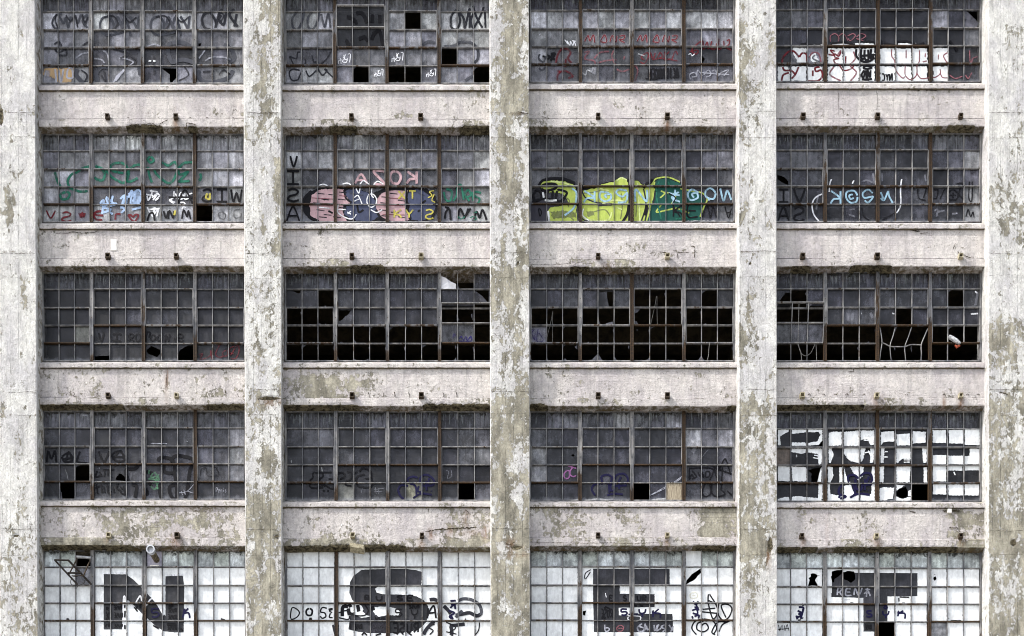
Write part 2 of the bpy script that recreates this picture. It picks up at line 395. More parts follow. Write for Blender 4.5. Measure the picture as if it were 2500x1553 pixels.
# broken lintel edges: (x0, x1, height px) and general brownness of the soffit edge
for _k, (_a, _b) in list(SPD.items()):                   # every band has a sprinkling of small chips
    SPD[_k] = (' '.join(''.join(str(min(9, int(c) + (1 if (i * 7 + j * 3) % 3 else 0))) for i, c in enumerate(q)) for j, q in enumerate(_a.split())), ''.join(str(min(9, int(c) + 1)) for c in _b))
SPL = {(0,0):[(312,392,11),(455,478,5)], (0,1):[(806,868,8),(1128,1196,9)], (0,3):[(2318,2378,8)],
 (1,0):[(430,470,3)], (1,1):[(858,934,9)], (1,3):[(1930,1985,3),(2082,2178,6)], (1,2):[(1390,1440,3)],
 (2,0):[(92,298,7),(506,600,8)], (2,1):[(690,872,7),(1034,1200,11)], (2,2):[(1286,1334,13),(1776,1800,4)], (2,3):[(1890,2110,6)],
 (3,0):[(96,320,5)], (3,1):[(690,800,9),(800,988,13)], (3,2):[(1690,1800,3)], (3,3):[(2040,2340,4),(1890,2000,3)]}
RST = [(429, 300, 8, 24, .8), (1629, 306, 7, 26, 1), (1630, 318, 16, 8, .9), (429, 1325, 14, 26, .8), (262, 1318, 8, 10, .5), (407, 925, 4, 45, .9), (1962, 1322, 7, 14, .7), (2143, 1322, 12, 16, .7),
       (2346, 985, 7, 26, 1), (2305, 985, 4, 18, .9), (2143, 985, 14, 18, .6), (2347, 1322, 10, 14, .7), (1962, 645, 10, 16, .5), (2143, 645, 10, 14, .5), (1051, 1304, 8, 14, .9), (1100, 1300, 8, 14, .9), (1185, 1300, 8, 18, .8), (1140, 1270, 9, 34, .7),
       (1029, 1330, 8, 14, .6), (858, 302, 6, 14, .5), (1629, 1325, 8, 12, .6), (1480, 648, 14, 8, .4), (2020, 1290, 5, 40, .3), (1640, 655, 12, 10, .4), (1150, 1300, 30, 8, .5), (1860, 320, 4, 20, .5), (480, 1240, 60, 10, .4), (540, 1232, 40, 8, .5)]
SILLH, LEDGE, BAND = 13, 84, 103.5        # px below the glass: sill foot, ledge, lintel edge
def rust_at(x, y):
    r = 0
    for (sx, sy, rx, ry, a) in RST:
        d = ((x - sx) / rx) ** 2 + ((y - sy) / ry) ** 2
        if d < 5: r = max(r, a * math.exp(-d))
    return r
def spandrel(b, r):
    t = SPD.get((r, b)) or SPD[(2, b)]
    tab = [[int(c) for c in q] for q in t[0].split()]; btab = [[int(c) for c in t[1]]]
    if 0 <= r <= 4: gb = WB[b][r]
    elif r < 0: gb = WB[b][0] - 338
    nt_ = WT[b][r + 1] if 0 <= r < 4 else gb + 121.5
    if r == -1: nt_ = WT[b][0]
    if r == 0: foot = {0: 309.5, 1: 310, 2: 309, 3: 308}[b]
    elif r == 1: foot = {0: 650, 1: 650.5, 2: 652, 3: 650}[b]
    elif r == 2: foot = {0: 989.5, 1: 991, 2: 991.5, 3: 990.5}[b]
    elif r == 3: foot = {0: 1333, 1: 1336, 2: 1333, 3: 1337}[b]
    else: foot = gb + 104
    led = foot - 19.5 if r < 3 else foot - 21
    X0, X1 = at_y(OPEN[b][0], gb) - 9, at_y(OPEN[b][1], gb) + 12
    nx = int((X1 - X0) / 4.2); sps = SPL.get((r, b), [])
    mb = MB(); rows = []; ny = 20
    sb = gb + SILLH
    for j in range(ny + 1):
        y = lerp(sb - 2, led, j / ny); row = []
        for i in range(nx + 1):
            x = lerp(X0, X1, i / nx); u = i / nx
            p = P(x, y, YS)
            p.y += mnoise.fractal(p * 2.1, 1, 2, 4) * .006
            dz = max(0, y - sb); ln = 14 + 40 * abs(mnoise.noise(Vector((x * .05, r, b * 3))))
            g = .30 * (dz < 2.6) + .55 * max(0, mnoise.noise(Vector((x * .11, r * 9 + b, 4))) - .05) * math.exp(-dz / ln) + .30 * math.exp(-dz / 4) + .22 * math.exp(-(led - y) / 4) * (.2 + mnoise.noise(p * 2.3)) + .25 * math.exp(-abs(x - X0 - 4) / 8)  # dark line at the sill foot is painted shade; streaks below are dirt
            sp = .34 * math.exp(-(led - y) / 5) * max(0, mnoise.noise(Vector((p.x * 1.9, r * 5, 2))))*2
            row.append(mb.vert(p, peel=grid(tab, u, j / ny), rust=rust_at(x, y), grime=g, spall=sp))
        rows.append(row)
    for a, c in zip(rows, rows[1:]):
        for i in range(nx): mb.face((c[i], c[i + 1], a[i + 1], a[i]))
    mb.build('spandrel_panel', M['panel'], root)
    # lintel band: ledge, face, ragged foot, soffit
    mb = MB(); rows = []
    YB = YS - .035
    prof = [(led - 2.2, YS + .03), (led - 1.4, YS - .002), (led + 1.6, YB), (led + 4, YB), (led + 7.5, YB), (led + 11, YB), (foot - 5, YB), (foot - 2, YB), (foot - .6, YB + .004), (foot, YB + .022), (foot + .2, YS + .05), (foot, YS + .10), (foot, YS + .16), (foot, YG + .08), (foot, YG + .35)]
    sagn = random.random() * 100
    for j, (y, Y) in enumerate(prof):
        row = []
        for i in range(nx + 1):
            x = lerp(X0, X1, i / nx); u = i / nx
            h = 0
            for (a, c, hh) in sps:
                if a - 6 < x < c + 6:
                    e = min(1, (x - a + 6) / 12, (c + 6 - x) / 12)
                    h = max(h, hh * .60 * e * (.75 + .5 * mnoise.noise(Vector((x * .08, r, b))) + .35 * mnoise.noise(Vector((x * .31, r, b)))))
            wob = 1.3 * mnoise.noise(Vector((x * .012, sagn, 0))) + .9 * mnoise.noise(Vector((x * .09, sagn, 3)))
            if j < 3: yy, YY = y + wob * .4, Y
            else:
                yy, YY = y + wob, Y
                k = h and max(0, (y - (foot - h)) / max(h, .1))
                if h > .8 and y >= foot - h - 3 and Y <= YS + .11:
                    rk = min(1, k + .2)
                    YY = Y + .055 * rk + .03 * mnoise.noise(Vector((x * .13, y * .2, 7))) * rk
                    if j >= 8: yy = foot - h * (.55 if j < 11 else .3) + wob
            base = P(x, yy if j <= 9 else foot, YB)
            p = P(x, yy, YB); p.y = YY
            sp = 0
            if h > .8: sp = min(1, max(0, (y - (foot - h - 2)) / 3)) if Y <= YS + .17 else .3
            elif j >= 8: sp = .20
            sp = max(sp, .42 * max(0, mnoise.noise(Vector((x * .03, r * 7 + b, 1)))) if j >= 7 else 0)
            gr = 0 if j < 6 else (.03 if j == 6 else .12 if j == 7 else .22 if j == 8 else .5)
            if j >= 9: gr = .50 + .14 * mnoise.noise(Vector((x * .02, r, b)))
            row.append(mb.vert(p, peel=grid(btab, u, .5) + (.1 if j > 8 else 0), rust=rust_at(x, y) if j < 12 else .2, grime=gr, spall=sp))
        rows.append(row)
    for a, c in zip(rows, rows[1:]):
        for i in range(nx): mb.face((c[i], c[i + 1], a[i + 1], a[i]))
    mb.build('lintel', M['panel'], root)
    # sill
    mb = MB(); rows = []; YF = YS - .058
    prof = [(gb - 1, YG + .05), (gb - .4, YG - .03), (gb + 1.2, YF + .03), (gb + 2.2, YF + .004), (gb + 4, YF), (gb + 7, YF), (gb + 10, YF), (gb + SILLH - .8, YF + .002), (gb + SILLH, YF + .012), (gb + SILLH, YS + .03)]
    for j, (y, Y) in enumerate(prof):
        row = []
        for i in range(nx + 1):
            x = lerp(X0, X1, i / nx)
            wob = .7 * mnoise.noise(Vector((x * .06, r * 3 + b, 5 if j < 5 else 9)))
            p = P(x, y + wob, YF if Y < -.1 else Y); p.y = Y + .004 * mnoise.noise(Vector((x * .1, y, 1)))
            row.append(mb.vert(p, peel=.22 + .25 * grid(tab, i / nx, 0), rust=0, grime=.75 if j >= 8 else (.22 * (j in (2, 7))), spall=.22 * (j in (3, 7, 8))))  # sill underside coloured dark to stand in for a shadow gap
        rows.append(row)
    for a, c in zip(rows, rows[1:]):
        for i in range(nx): mb.face((c[i], c[i + 1], a[i + 1], a[i]))
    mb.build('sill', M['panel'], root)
for b in range(4):
    for r in range(-1, 5): spandrel(b, r)
    # the storeys out of the photograph, above and below
    for (za, zb_) in ((P(100, 1563 + 100, YS).z, GROUND), (P(100, -560, YS).z, P(100, -128, YS).z)):
        mb = MB(); xa, xb = P(at_y(PIL[b][1], 800) - 2, 776, YS + .06).x, P(at_y(PIL[b + 1][0], 800) + 2, 776, YS + .06).x
        mb.box(xa, xb, YS + .06, .4, min(za, zb_), max(za, zb_), peel=.3, spall=0., rust=0., grime=0.)
        mb.build('outer_wall', M['panel'], root)

# square steel stubs sticking out above the lintels
for r, y in enumerate((284, 624.5, 965, 1306.5)):
    for b, xs in enumerate(((262, 429), (858, 1027), (1460.5, 1629.5), (1961, 2143, 2346))):
        for x in xs:
            x += {0: 0, 1: 1, 2: 1.5, 3: 3 if b < 2 else .5}[r] * (b < 2)
            if b == 3: x -= (1, 1, 0)[xs.index(x)] * r if x in xs else 0
            yy = y + (1.5 if b == 3 and r == 3 else 0) - (1.5 if b > 1 and r == 0 else 0)
            mb = MB(); s = 5.6 * random.uniform(.9, 1.08); Y1 = YS - .13
            c = P(x, yy, YS - .10); hw = s / 87; th = .022
            for (x0, x1, z0, z1) in ((-hw, hw, hw - th, hw), (-hw, hw, -hw, -hw + th), (-hw, -hw + th, -hw + th, hw - th), (hw - th, hw, -hw + th, hw - th)):
                mb.box(c.x + x0, c.x + x1, Y1, YS + .03, c.z + z0, c.z + z1)
            mb.box(c.x - hw + th, c.x + hw - th, YS - .035, YS + .02, c.z - hw + th, c.z + hw - th)
            mb.build('steel_stub', M['rusty'] if (r < 1 and b < 3) or random.random() < .6 else M['rubble'], root)

# rooms behind the glass
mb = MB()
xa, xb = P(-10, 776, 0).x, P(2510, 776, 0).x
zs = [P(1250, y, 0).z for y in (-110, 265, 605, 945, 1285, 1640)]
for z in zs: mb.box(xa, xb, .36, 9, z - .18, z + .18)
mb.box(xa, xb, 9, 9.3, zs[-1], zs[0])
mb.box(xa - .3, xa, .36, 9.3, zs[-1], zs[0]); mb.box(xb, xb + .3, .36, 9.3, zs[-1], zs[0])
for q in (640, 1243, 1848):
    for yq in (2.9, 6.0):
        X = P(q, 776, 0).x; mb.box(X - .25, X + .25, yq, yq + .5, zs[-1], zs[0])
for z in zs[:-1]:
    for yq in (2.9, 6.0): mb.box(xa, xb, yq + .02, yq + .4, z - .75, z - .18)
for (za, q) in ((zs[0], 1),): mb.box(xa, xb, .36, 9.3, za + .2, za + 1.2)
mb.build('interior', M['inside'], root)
for q in (0, 1):
    mb = MB(); X = (xa - 6, xb)[q]
    X0, X1 = (xa - 7, P(-12, 776, YP).x - .02) if q == 0 else (P(2516, 776, YP).x + .02, xb + 7)
    mb.box(X0, X1, YS, 9.3, GROUND, zs[0] + 3, peel=.3, spall=0., rust=0., grime=0.)
    mb.build('side_wall', M['panel'], root)

g = MB(); g.quad((-600, -600, GROUND), (600, -600, GROUND), (600, 600, GROUND), (-600, 600, GROUND))
go = g.build('ground', M['asphalt']); go['kind'] = 'structure'
# ------------------------------------------------------------------ windows
TONE = {str(i): c for i, c in enumerate([S(20,20,24), S(30,30,36), S(36,37,46), S(56,57,69), S(84,85,98), S(118,119,131), S(150,152,162), S(172,174,184), S(192,194,203), S(212,214,220)])}
TONE.update({'g': S(166, 178, 178), 'w': S(38, 38, 46), 't': S(100, 102, 94), 'T': S(104, 102, 80), 'b': S(84, 70, 58)})
PC = {'K': S(14,14,20), 'k': S(40,41,48), 'G': S(70,72,80), 'H': S(168,170,182), 'N': S(20,18,56), 'R': S(104,34,42), 'r': S(132,84,92), 'P': S(188,156,162), 'W': S(232,234,240), 'w': S(228,231,233),
      'B': S(166,190,224), 'C': S(150,184,204), 'E': S(38,104,86), 'e': S(92,140,108), 'D': S(24,74,66), 'Y': S(186,176,84), 'L': S(172,188,92), 'l': S(198,210,140), 'O': S(180,152,116), 'V': S(72,76,110), 'v': S(58,48,120), 'M': S(160,104,156), 'S': S(66,72,96), 'q': S(120,128,84), 'z': S(62,61,70)}
FONT = {'A': ['0,0 .5,1 1,0', '.2,.38 .85,.38'], 'C': ['1,.85 .6,1 .15,.8 0,.45 .2,.1 .6,0 1,.15'], 'D': ['.1,0 .1,1 .6,.95 1,.55 .7,.1 .1,0'], 'E': ['1,1 .1,1 .05,0 1,0', '.1,.5 .8,.5'],
 'G': ['1,.85 .5,1 .05,.6 .15,.15 .6,0 1,.15 1,.5 .6,.45'], 'H': ['0,0 .05,1', '1,0 .95,1', '0,.5 1,.52'], 'I': ['.5,0 .5,1', '0,0 1,0', '0,1 1,1'], 'J': ['.8,1 .8,.2 .4,0 0,.2'], 'K': ['.05,0 .05,1', '.95,1 .1,.45 .7,.35 1,0'], 'L': ['.1,1 0,0 1,.02'],
 'M': ['0,0 .15,1 .5,.35 .85,1 1,0'], 'N': ['0,0 .05,1 .95,.05 1,1'], 'O': ['.5,1 .08,.8 0,.4 .3,0 .8,.1 1,.5 .85,.9 .5,1'], 'P': ['.1,0 .1,1 .8,.95 .95,.7 .6,.45 .1,.45'],
 'R': ['.1,0 .1,1 .75,.95 .9,.7 .55,.5 .15,.48 1,0'], 'S': ['.95,.88 .5,1 .1,.8 .3,.55 .8,.42 .95,.15 .5,0 .02,.12'], 'T': ['.5,0 .5,1', '0,1 1,1'], 'U': ['0,1 .1,.2 .5,0 .9,.2 1,1'], 'V': ['0,1 .5,0 1,1'], 'W': ['0,1 .22,0 .5,.7 .78,0 1,1'],
 'X': ['0,0 1,1', '0,1 1,0'], 'Y': ['0,1 .45,.5 1,1', '.45,.5 .45,0'], 'Z': ['0,1 1,1 0,0 1,0'], '5': ['.95,1 .1,1 .08,.55 .7,.58 .95,.3 .6,0 .02,.05'], 'y': ['0,1 .1,.55 .5,.45 .9,.6 1,1', '.5,.45 .5,0'], 'b': ['0,1 .1,0 .8,0 1,.3 .6,.5 .1,.4'],
 'e': ['.1,.3 .9,.35 .7,.6 .2,.55 0,.25 .3,0 .9,.08'], 'n': ['.1,0 .1,.6', '.1,.4 .5,.6 .9,.45 .9,0'], 's': ['.9,.55 .3,.6 .2,.4 .8,.25 .6,0 .05,.05'], 'i': ['.5,0 .5,.6', '.5,.8 .5,.88'], '?': []}

def pip(poly, x, y):
    c = False; n = len(poly); j = n - 1
    for i in range(n):
        xi, yi = poly[i]; xj, yj = poly[j]
        if (yi > y) != (yj > y) and x < (xj - xi) * (y - yi) / (yj - yi) + xi: c = not c
        j = i
    return c
def rough(poly, step, amp, rnd):
    """resample a polygon and jitter its outline"""
    out = []
    for i, a in enumerate(poly):
        b = poly[(i + 1) % len(poly)]; L = math.hypot(b[0] - a[0], b[1] - a[1]); n = max(1, int(L / step))
        for k in range(n):
            t = k / n
            out.append((lerp(a[0], b[0], t) + rnd.uniform(-amp, amp), lerp(a[1], b[1], t) + rnd.uniform(-amp, amp)))
    return out
def region(inc, exc):
    """triangles of polygon inc minus the polygons exc (pixel coordinates)"""
    xs = [p[0] for p in inc]; ys = [p[1] for p in inc]; bb = (min(xs), max(xs), min(ys), max(ys))
    ex = [e for e in exc if not (max(p[0] for p in e) < bb[0] or min(p[0] for p in e) > bb[1] or max(p[1] for p in e) < bb[2] or min(p[1] for p in e) > bb[3])]
    if not ex and len(inc) == 4: return inc, [(0, 1, 2, 3)]
    vs, es = [], []
    for poly in [inc] + ex:
        k = len(vs); n = len(poly); vs += [Vector(p) for p in poly]; es += [(k + i, k + (i + 1) % n) for i in range(n)]
    v, e, f, *_ = delaunay_2d_cdt(vs, es, [], 0, 1e-4)
    out = []
    for t in f:
        cx = sum(v[i][0] for i in t) / len(t); cy = sum(v[i][1] for i in t) / len(t)
        if pip(inc, cx, cy) and not any(pip(q, cx, cy) for q in ex): out.append(tuple(t))
    return [tuple(p) for p in v], out
def cr(pts, step, closed=False):
    """Catmull-Rom through points"""
    if len(pts) == 2: pts = [pts[0], ((pts[0][0] + pts[1][0]) / 2, (pts[0][1] + pts[1][1]) / 2), pts[1]]
    closed = closed or (len(pts) > 3 and math.hypot(pts[0][0] - pts[-1][0], pts[0][1] - pts[-1][1]) < .01)
    q = [pts[-2]] + pts + [pts[1]] if closed else [pts[0]] + pts + [pts[-1]]
    out = []
    for i in range(1, len(q) - 2):
        a, b, c, d = q[i - 1:i + 3]; L = math.hypot(c[0] - b[0], c[1] - b[1]); n = max(1, int(L / step))
        for k in range(n):
            t = k / n
            out.append(tuple(.5 * (2 * b[m] + (c[m] - a[m]) * t + (2 * a[m] - 5 * b[m] + 4 * c[m] - d[m]) * t * t + (3 * b[m] - a[m] - 3 * c[m] + d[m]) * t ** 3) for m in (0, 1)))
    out.append(pts[-1]); return out

def pts_of(s): return [tuple(float(c) for c in q.split(',')) for q in s.split()]

VENTS = {0: (2, 4), 1: (1, 3), 2: (1, 3), 3: (2, 4)}
class Win:
    def __init__(s, b, r, rows, tilt={}, rust=(.2, .5, .4), label=None, bent=(), skip=()):
        s.b, s.r = b, r; s.O = (600 * b, (0, 300, 640, 980, 1290)[r]); s.rows = rows; s.tilt = tilt; s.rnd = random.Random(b * 10 + r)
        s.yt, s.yb = WT[b][r], WB[b][r]; s.holes = []; s.k = 0; s.paints = []; s.cuts = []; s.rust = rust; s.bent = bent; s.skip = skip
        s.label = label; s.groups = []; s.shards = []
    def z(s, p): return (s.O[0] + p[0] / 3.4771, s.O[1] + p[1] / 3.4771)      # survey close-up -> photo pixel
    def ypx(s, f): return lerp(s.yt, s.yb, f)
    def secx(s, k, y):
        """left and right pixel of section k (between mullions)"""
        e = [at_y(OPEN[s.b][0], y)] + [at_y(m, y) for m in MUL[s.b]] + [at_y(OPEN[s.b][1], y)]
        return e[k] + (4.2 if k else 1.5), e[k + 1] - (4.2 if k < 3 else 1.5)
    def tl(s, u, v):
        for k, T in s.tilt.items():
            a, c = VENTS[k]; y0, y1 = s.ypx(RF[a - 1] if False else RF[a]), s.ypx(RF[c])
            # closed-plane pixel rows of this vent
            y0 = s.ypx(RF[a]); y1 = s.ypx(RF[c])
            x0, x1 = s.secx(k, v)
            if x0 - 2 <= u <= x1 + 2 and y0 - 1 <= v <= y1 + 1: return -T * (y1 - v) / (y1 - y0)
        return 0.
    def W(s, u, v, dy=0.):
        p = P(u, v, 0); p.y = dy + s.tl(u, v); return p
    def hole(s, *strs):
        for q in strs: s.holes.append(rough([s.z(p) for p in pts_of(q)], 4, .35, s.rnd))
    def cut(s, *strs):
        for q in strs: s.cuts.append(rough([s.z(p) for p in pts_of(q)], 4, .3, s.rnd))
    def grp(s, name='graffiti', label=None):
        s.cur = MB(); s.groups.append((name, label, s.cur))
    def blocked(s, x, y):
        for (a, b, c, d) in s.missing:
            if a < x < b and c < y < d: return True
        return any(pip(h, x, y) for h in s.holes)
    def ink(s, col, wd, *strs, op=1., raw=False):
        """brush strokes; col letter, wd in close-up pixels"""
        if col in 'KkGN': op = min(1.3, op * 1.3)
        wp = wd * (1.2 if col in 'KkGN' else .95) / 3.4771 / 2
        for st in strs:
            for q in (st.split(';') if isinstance(st, str) else [st]):
                pts = [s.z(p) for p in (pts_of(q) if isinstance(q, str) else q)]
                c = cr(pts, 1.6); s.k += 1
                cur = None; acc = 0
                n = len(c)
                for i, (x, y) in enumerate(c):
                    if s.blocked(x, y): cur = None; continue
                    a = c[max(i - 1, 0)]; b = c[min(i + 1, n - 1)]; dx, dy = b[0] - a[0], b[1] - a[1]; L = math.hypot(dx, dy) or 1
                    nx, ny = -dy / L * wp, dx / L * wp
                    Y = -.0085 - .00012 * s.k - .00010 * i / n
                    ed = 0. if i in (0, n - 1) else 1.
                    row = [s.cur.vert(s.W(x + nx * o, y + ny * o, Y), pc=PC[col], edge=e * ed, op=op) for o, e in ((-1.45, 0.), (-.5, 1.), (.5, 1.), (1.45, 0.))]
                    if cur:
                        for m in range(3): s.cur.face((cur[m], cur[m + 1], row[m + 1], row[m]))
                    cur = row
    def text(s, txt, x0, x1, y0, y1, col, wd, mirror=False, op=1., slant=0, sp=.30):
        n = len(txt); cw = (x1 - x0) / n
        for i, ch in enumerate(txt):
            if ch == ' ': continue
            bx = x0 + (n - 1 - i if mirror else i) * cw + cw * sp / 2; gw = cw * (1 - sp)
            for q in FONT[ch]:
                pp = []
                for (a, b) in pts_of(q):
                    if mirror: a = 1 - a
                    yy = y1 + (y0 - y1) * b; pp.append((bx + gw * a + slant * (b - .5) * (y1 - y0) * (-1 if mirror else 1), yy))
                s.ink(col, wd, pp, op=op)
    def fill(s, col, *strs, op=1., amp=.5, step=3):
        for q in strs:
            poly = rough([s.z(p) for p in (pts_of(q) if isinstance(q, str) else q)], step, amp, s.rnd); s.fillpx(col, poly, op * 1.3 if op > .9 else op)
    def fillpx(s, col, poly, op=1., exc=()):
        s.k += 1; Y = -.0085 - .00012 * s.k
        miss = [[(a, c), (b, c), (b, d), (a, d)] for (a, b, c, d) in s.missing]
        v, f = region(poly, list(exc) + s.holes + miss)
        idx = [s.cur.vert(s.W(x, y, Y), pc=PC[col], edge=1., op=op) for (x, y) in v]
        for t in f: s.cur.face([idx[i] for i in t])
    def rect(s, col, *rs, op=1., amp=.6):
        for (a, b, c, d) in rs: s.fill(col, [(a, b), (c, b), (c, d), (a, d)], op=op, amp=amp)
    def panes(s):
        for j in range(5):
            for k in range(4):
                y0, y1 = s.ypx(RF[j]), s.ypx(RF[j + 1]); x0, x1 = s.secx(k, (y0 + y1) / 2)
                for i in range(3):
                    yield j, k * 3 + i, lerp(x0, x1, i / 3), lerp(x0, x1, (i + 1) / 3), y0, y1
    def begin(s):
        s.missing = [(a, b, c, d) for j, i, a, b, c, d in s.panes() if s.rows[j][i] == 'x']
        return s
    def finish(s):
        b, r = s.b, s.r
        # frame and glazing bars
        fm = MB(); y0, y1 = s.yt, s.yb; ru = s.rust
        L = lambda y: at_y(OPEN[b][0], y); R = lambda y: at_y(OPEN[b][1], y)
        def a(y, base=.25): return {'rust': base + .2 * (y - y0) / (y1 - y0)}
        bw = lambda px: px / 87
        for f in (L, R): fm.bar(P(f(y0), y0, 0), P(f(y1), y1, 0), bw(3.4), -.045, .03, a(y0), a(y1))
        fm.bar(P(L(y0), y0 + .8, 0), P(R(y0), y0 + .8, 0), bw(3), -.045, .03, a(y0)); fm.bar(P(L(y1), y1 - 1, 0), P(R(y1), y1 - 1, 0), bw(2.4), -.045, .03, a(y1, .1))
        ms = []
        for i, m in enumerate(MUL[b]):
            mm = MB(); n = 8; ym = y0
            for q in range(n):
                ya, yc = lerp(y0, y1, q / n), lerp(y0, y1, (q + 1) / n)
                def rr(y):
                    t = (y - y0) / (y1 - y0); return {'rust': ru[i] + (.55 * max(0, t - .45) / .55 if ru[i] < .7 else 0)}
                pa, pb = P(at_y(m, ya), ya, 0), P(at_y(m, yc), yc, 0)
                mm.bar(pa, pb, bw(7.4), -.058, .02, rr(ya), rr(yc))
                # raised edge flanges
                for sg in (-1, 1):
                    o = Vector((sg * bw(3.1), 0, 0)); mm.bar(pa + o, pb + o, bw(1.3), -.075, -.0585, rr(ya), rr(yc))
            for fr in (.08, .31, .52, .72, .955):
                yy = lerp(y0, y1, fr); p = P(at_y(m, yy), yy, 0); mm.box(p.x - .009, p.x + .009, -.068, -.0585, p.z - .009, p.z + .009, rust=1.)
            ms.append(mm)
        sashes = []
        for k in range(4):
            va, vc = VENTS[k]; vt, vb = s.ypx(RF[va]), s.ypx(RF[vc]); T = s.tilt.get(k, 0)
            if k not in s.bent:
                for i in (1, 2):
                    def xx(y): x0, x1 = s.secx(k, y); return lerp(x0, x1, i / 3)
                    for (ya, yc, out) in ((y0, vt, 1), (vb, y1, 1)):
                        if (k, i) in s.skip and ya == vb: continue
                        fm.bar(P(xx(ya), ya, 0), P(xx(yc), yc, 0), bw(1.5), -.034, .01, a(ya), a(yc))
                for j in range(1, 5):
                    if va <= j <= vc: continue
                    y = s.ypx(RF[j]); x0, x1 = s.secx(k, y)
                    fm.bar(P(x0, y, 0), P(x1, y, 0), bw(1.5), -.036, .01, a(y))
            else:
                for i in (1, 2):
                    x0, x1 = s.secx(k, y0); x = lerp(x0, x1, i / 3); fm.bar(P(x, y0, 0), P(x, vt, 0), bw(2), -.034, .01, a(y0))
            # fixed rail behind an opened vent
            if T:
                x0, x1 = s.secx(k, vt); fm.bar(P(x0, vt, 0), P(x1, vt, 0), bw(2.2), -.02, .02, a(y0))
            # the vent sash
            sm = MB()
            def Q(u, v):
                p = P(u, v, 0); p.y = -T * (vb - v) / (vb - vt) - (.012 if not T else .02); return p
            xa, xb = s.secx(k, vt); xc, xd = s.secx(k, vb); e = 1.2
            hot = .5 + .25 * s.rnd.random() if s.r != 2 else .4 + .3 * s.rnd.random()
            def sb(p, q, wd, r0, r1=None): 
                d = q - p; y = p.y; 
                pts = []
                dd = Vector((d.x, d.y, d.z)).normalized(); n = dd.cross(Vector((0, 1, 0))).normalized() * bw(wd) / 2
                o0 = Vector((0, -.045, 0)); o1 = Vector((0, .01, 0)); 
                c = [sm.vert(p + o + sgn * n, rust=r0) for o, sgn in ((o0, -1), (o0, 1), (o1, 1), (o1, -1))] + [sm.vert(q + o + sgn * n, rust=r1 if r1 is not None else r0) for o, sgn in ((o0, -1), (o0, 1), (o1, 1), (o1, -1))]
                for w4 in ((3, 2, 1, 0), (4, 5, 6, 7), (0, 1, 5, 4), (1, 2, 6, 5), (2, 3, 7, 6), (3, 0, 4, 7)): sm.face([c[z_] for z_ in w4])
            sb(Q(xa + e, vt), Q(xb - e, vt), 2.0, .42); sb(Q(xc + e, vb), Q(xd - e, vb), 2.6, hot)
            sb(Q(xa + e, vt + 1.4), Q(xc + e, vb - 1.6), 1.5, .30, .4); sb(Q(xb - e, vt + 1.4), Q(xd - e, vb - 1.6), 1.5, .30, .4)
            ym = s.ypx(RF[va + 1]); x0, x1 = s.secx(k, ym); sb(Q(x0 + e + 1, ym), Q(x1 - e - 1, ym), 1.5, .3)
            for i in (1, 2):
                xt = lerp(xa, xb, i / 3); xm = lerp(xc, xd, i / 3)
                sb(Q(xt, vt + 1.5), Q(xm, vb - 1.8), 1.5, .28)
            sashes.append(sm)
        win = fm.build('window', M['metal'], root, recalc=True)
        if s.label: win['label'] = s.label
        for mm in ms: mm.build('mullion', M['metal'], win, recalc=True)
        for sm in sashes: sm.build('vent_sash', M['metal'], win, recalc=True)
        # glass
        gm = MB(); rn = s.rnd; wp = MB()
        for j, i, x0, x1, ya, yc in s.panes():
            ch = s.rows[j][i]
            if ch == 'x' or (i // 3 in s.bent and j > 2): continue
            base = TONE[ch] if ch in TONE else TONE['4']; q = rn.uniform(.70, 1.32) if ch.isdigit() else rn.uniform(.88, 1.1); tn = rn.uniform(-.09, .07); col = (base[0] * q, base[1] * q * (1 - tn * .3), base[2] * q * (1 + tn), 1)
            tz = rn.uniform(-.005, .005); tx = rn.uniform(-.005, .005)
            inc = [(x0, ya), (x1, ya), (x1, yc), (x0, yc)]
            v, f = region(inc, s.holes)
            if len(v) == 4 and f == [(0, 1, 2, 3)]:      # 4x4 grid so the edge dirt can follow the putty
                g4 = (0, .12, .5, .88, 1); v = [(lerp(x0, x1, p), lerp(ya, yc, q_)) for q_ in g4 for p in g4]
                f = [(m * 5 + n_, m * 5 + n_ + 1, m * 5 + n_ + 6, m * 5 + n_ + 5) for m in range(4) for n_ in range(4)]
            idx = []
            for (x, y) in v:
                uu, vv = (x - x0) / (x1 - x0), (y - ya) / (yc - ya)
                p = s.W(x, y, 0.); p.y += tz * (uu - .5) + tx * (vv - .5)
                idx.append(gm.vert(p, tone=col, wv=1 - (y - s.yt) / (s.yb - s.yt), edge=min(uu, 1 - uu, vv, 1 - vv), clear=(.0 if ch in 'wgtTpb' else 1.)))
            for t in f: gm.face([idx[n_] for n_ in t][::-1])
            if ch == 'w':
                ins = [rn.uniform(.8, 1.9) for _ in range(4)]
                poly = rough([(x0 + ins[0], ya + ins[1]), (x1 - ins[2], ya + ins[1]), (x1 - ins[2], yc - ins[3]), (x0 + ins[0], yc - ins[3])], 3, .45, rn)
                sv = s.cur if hasattr(s, 'cur') else None; s.cur = wp; kk = s.k; s.k = -5; s.fillpx('w', poly, 1.35, s.cuts); s.k = kk; s.cur = sv
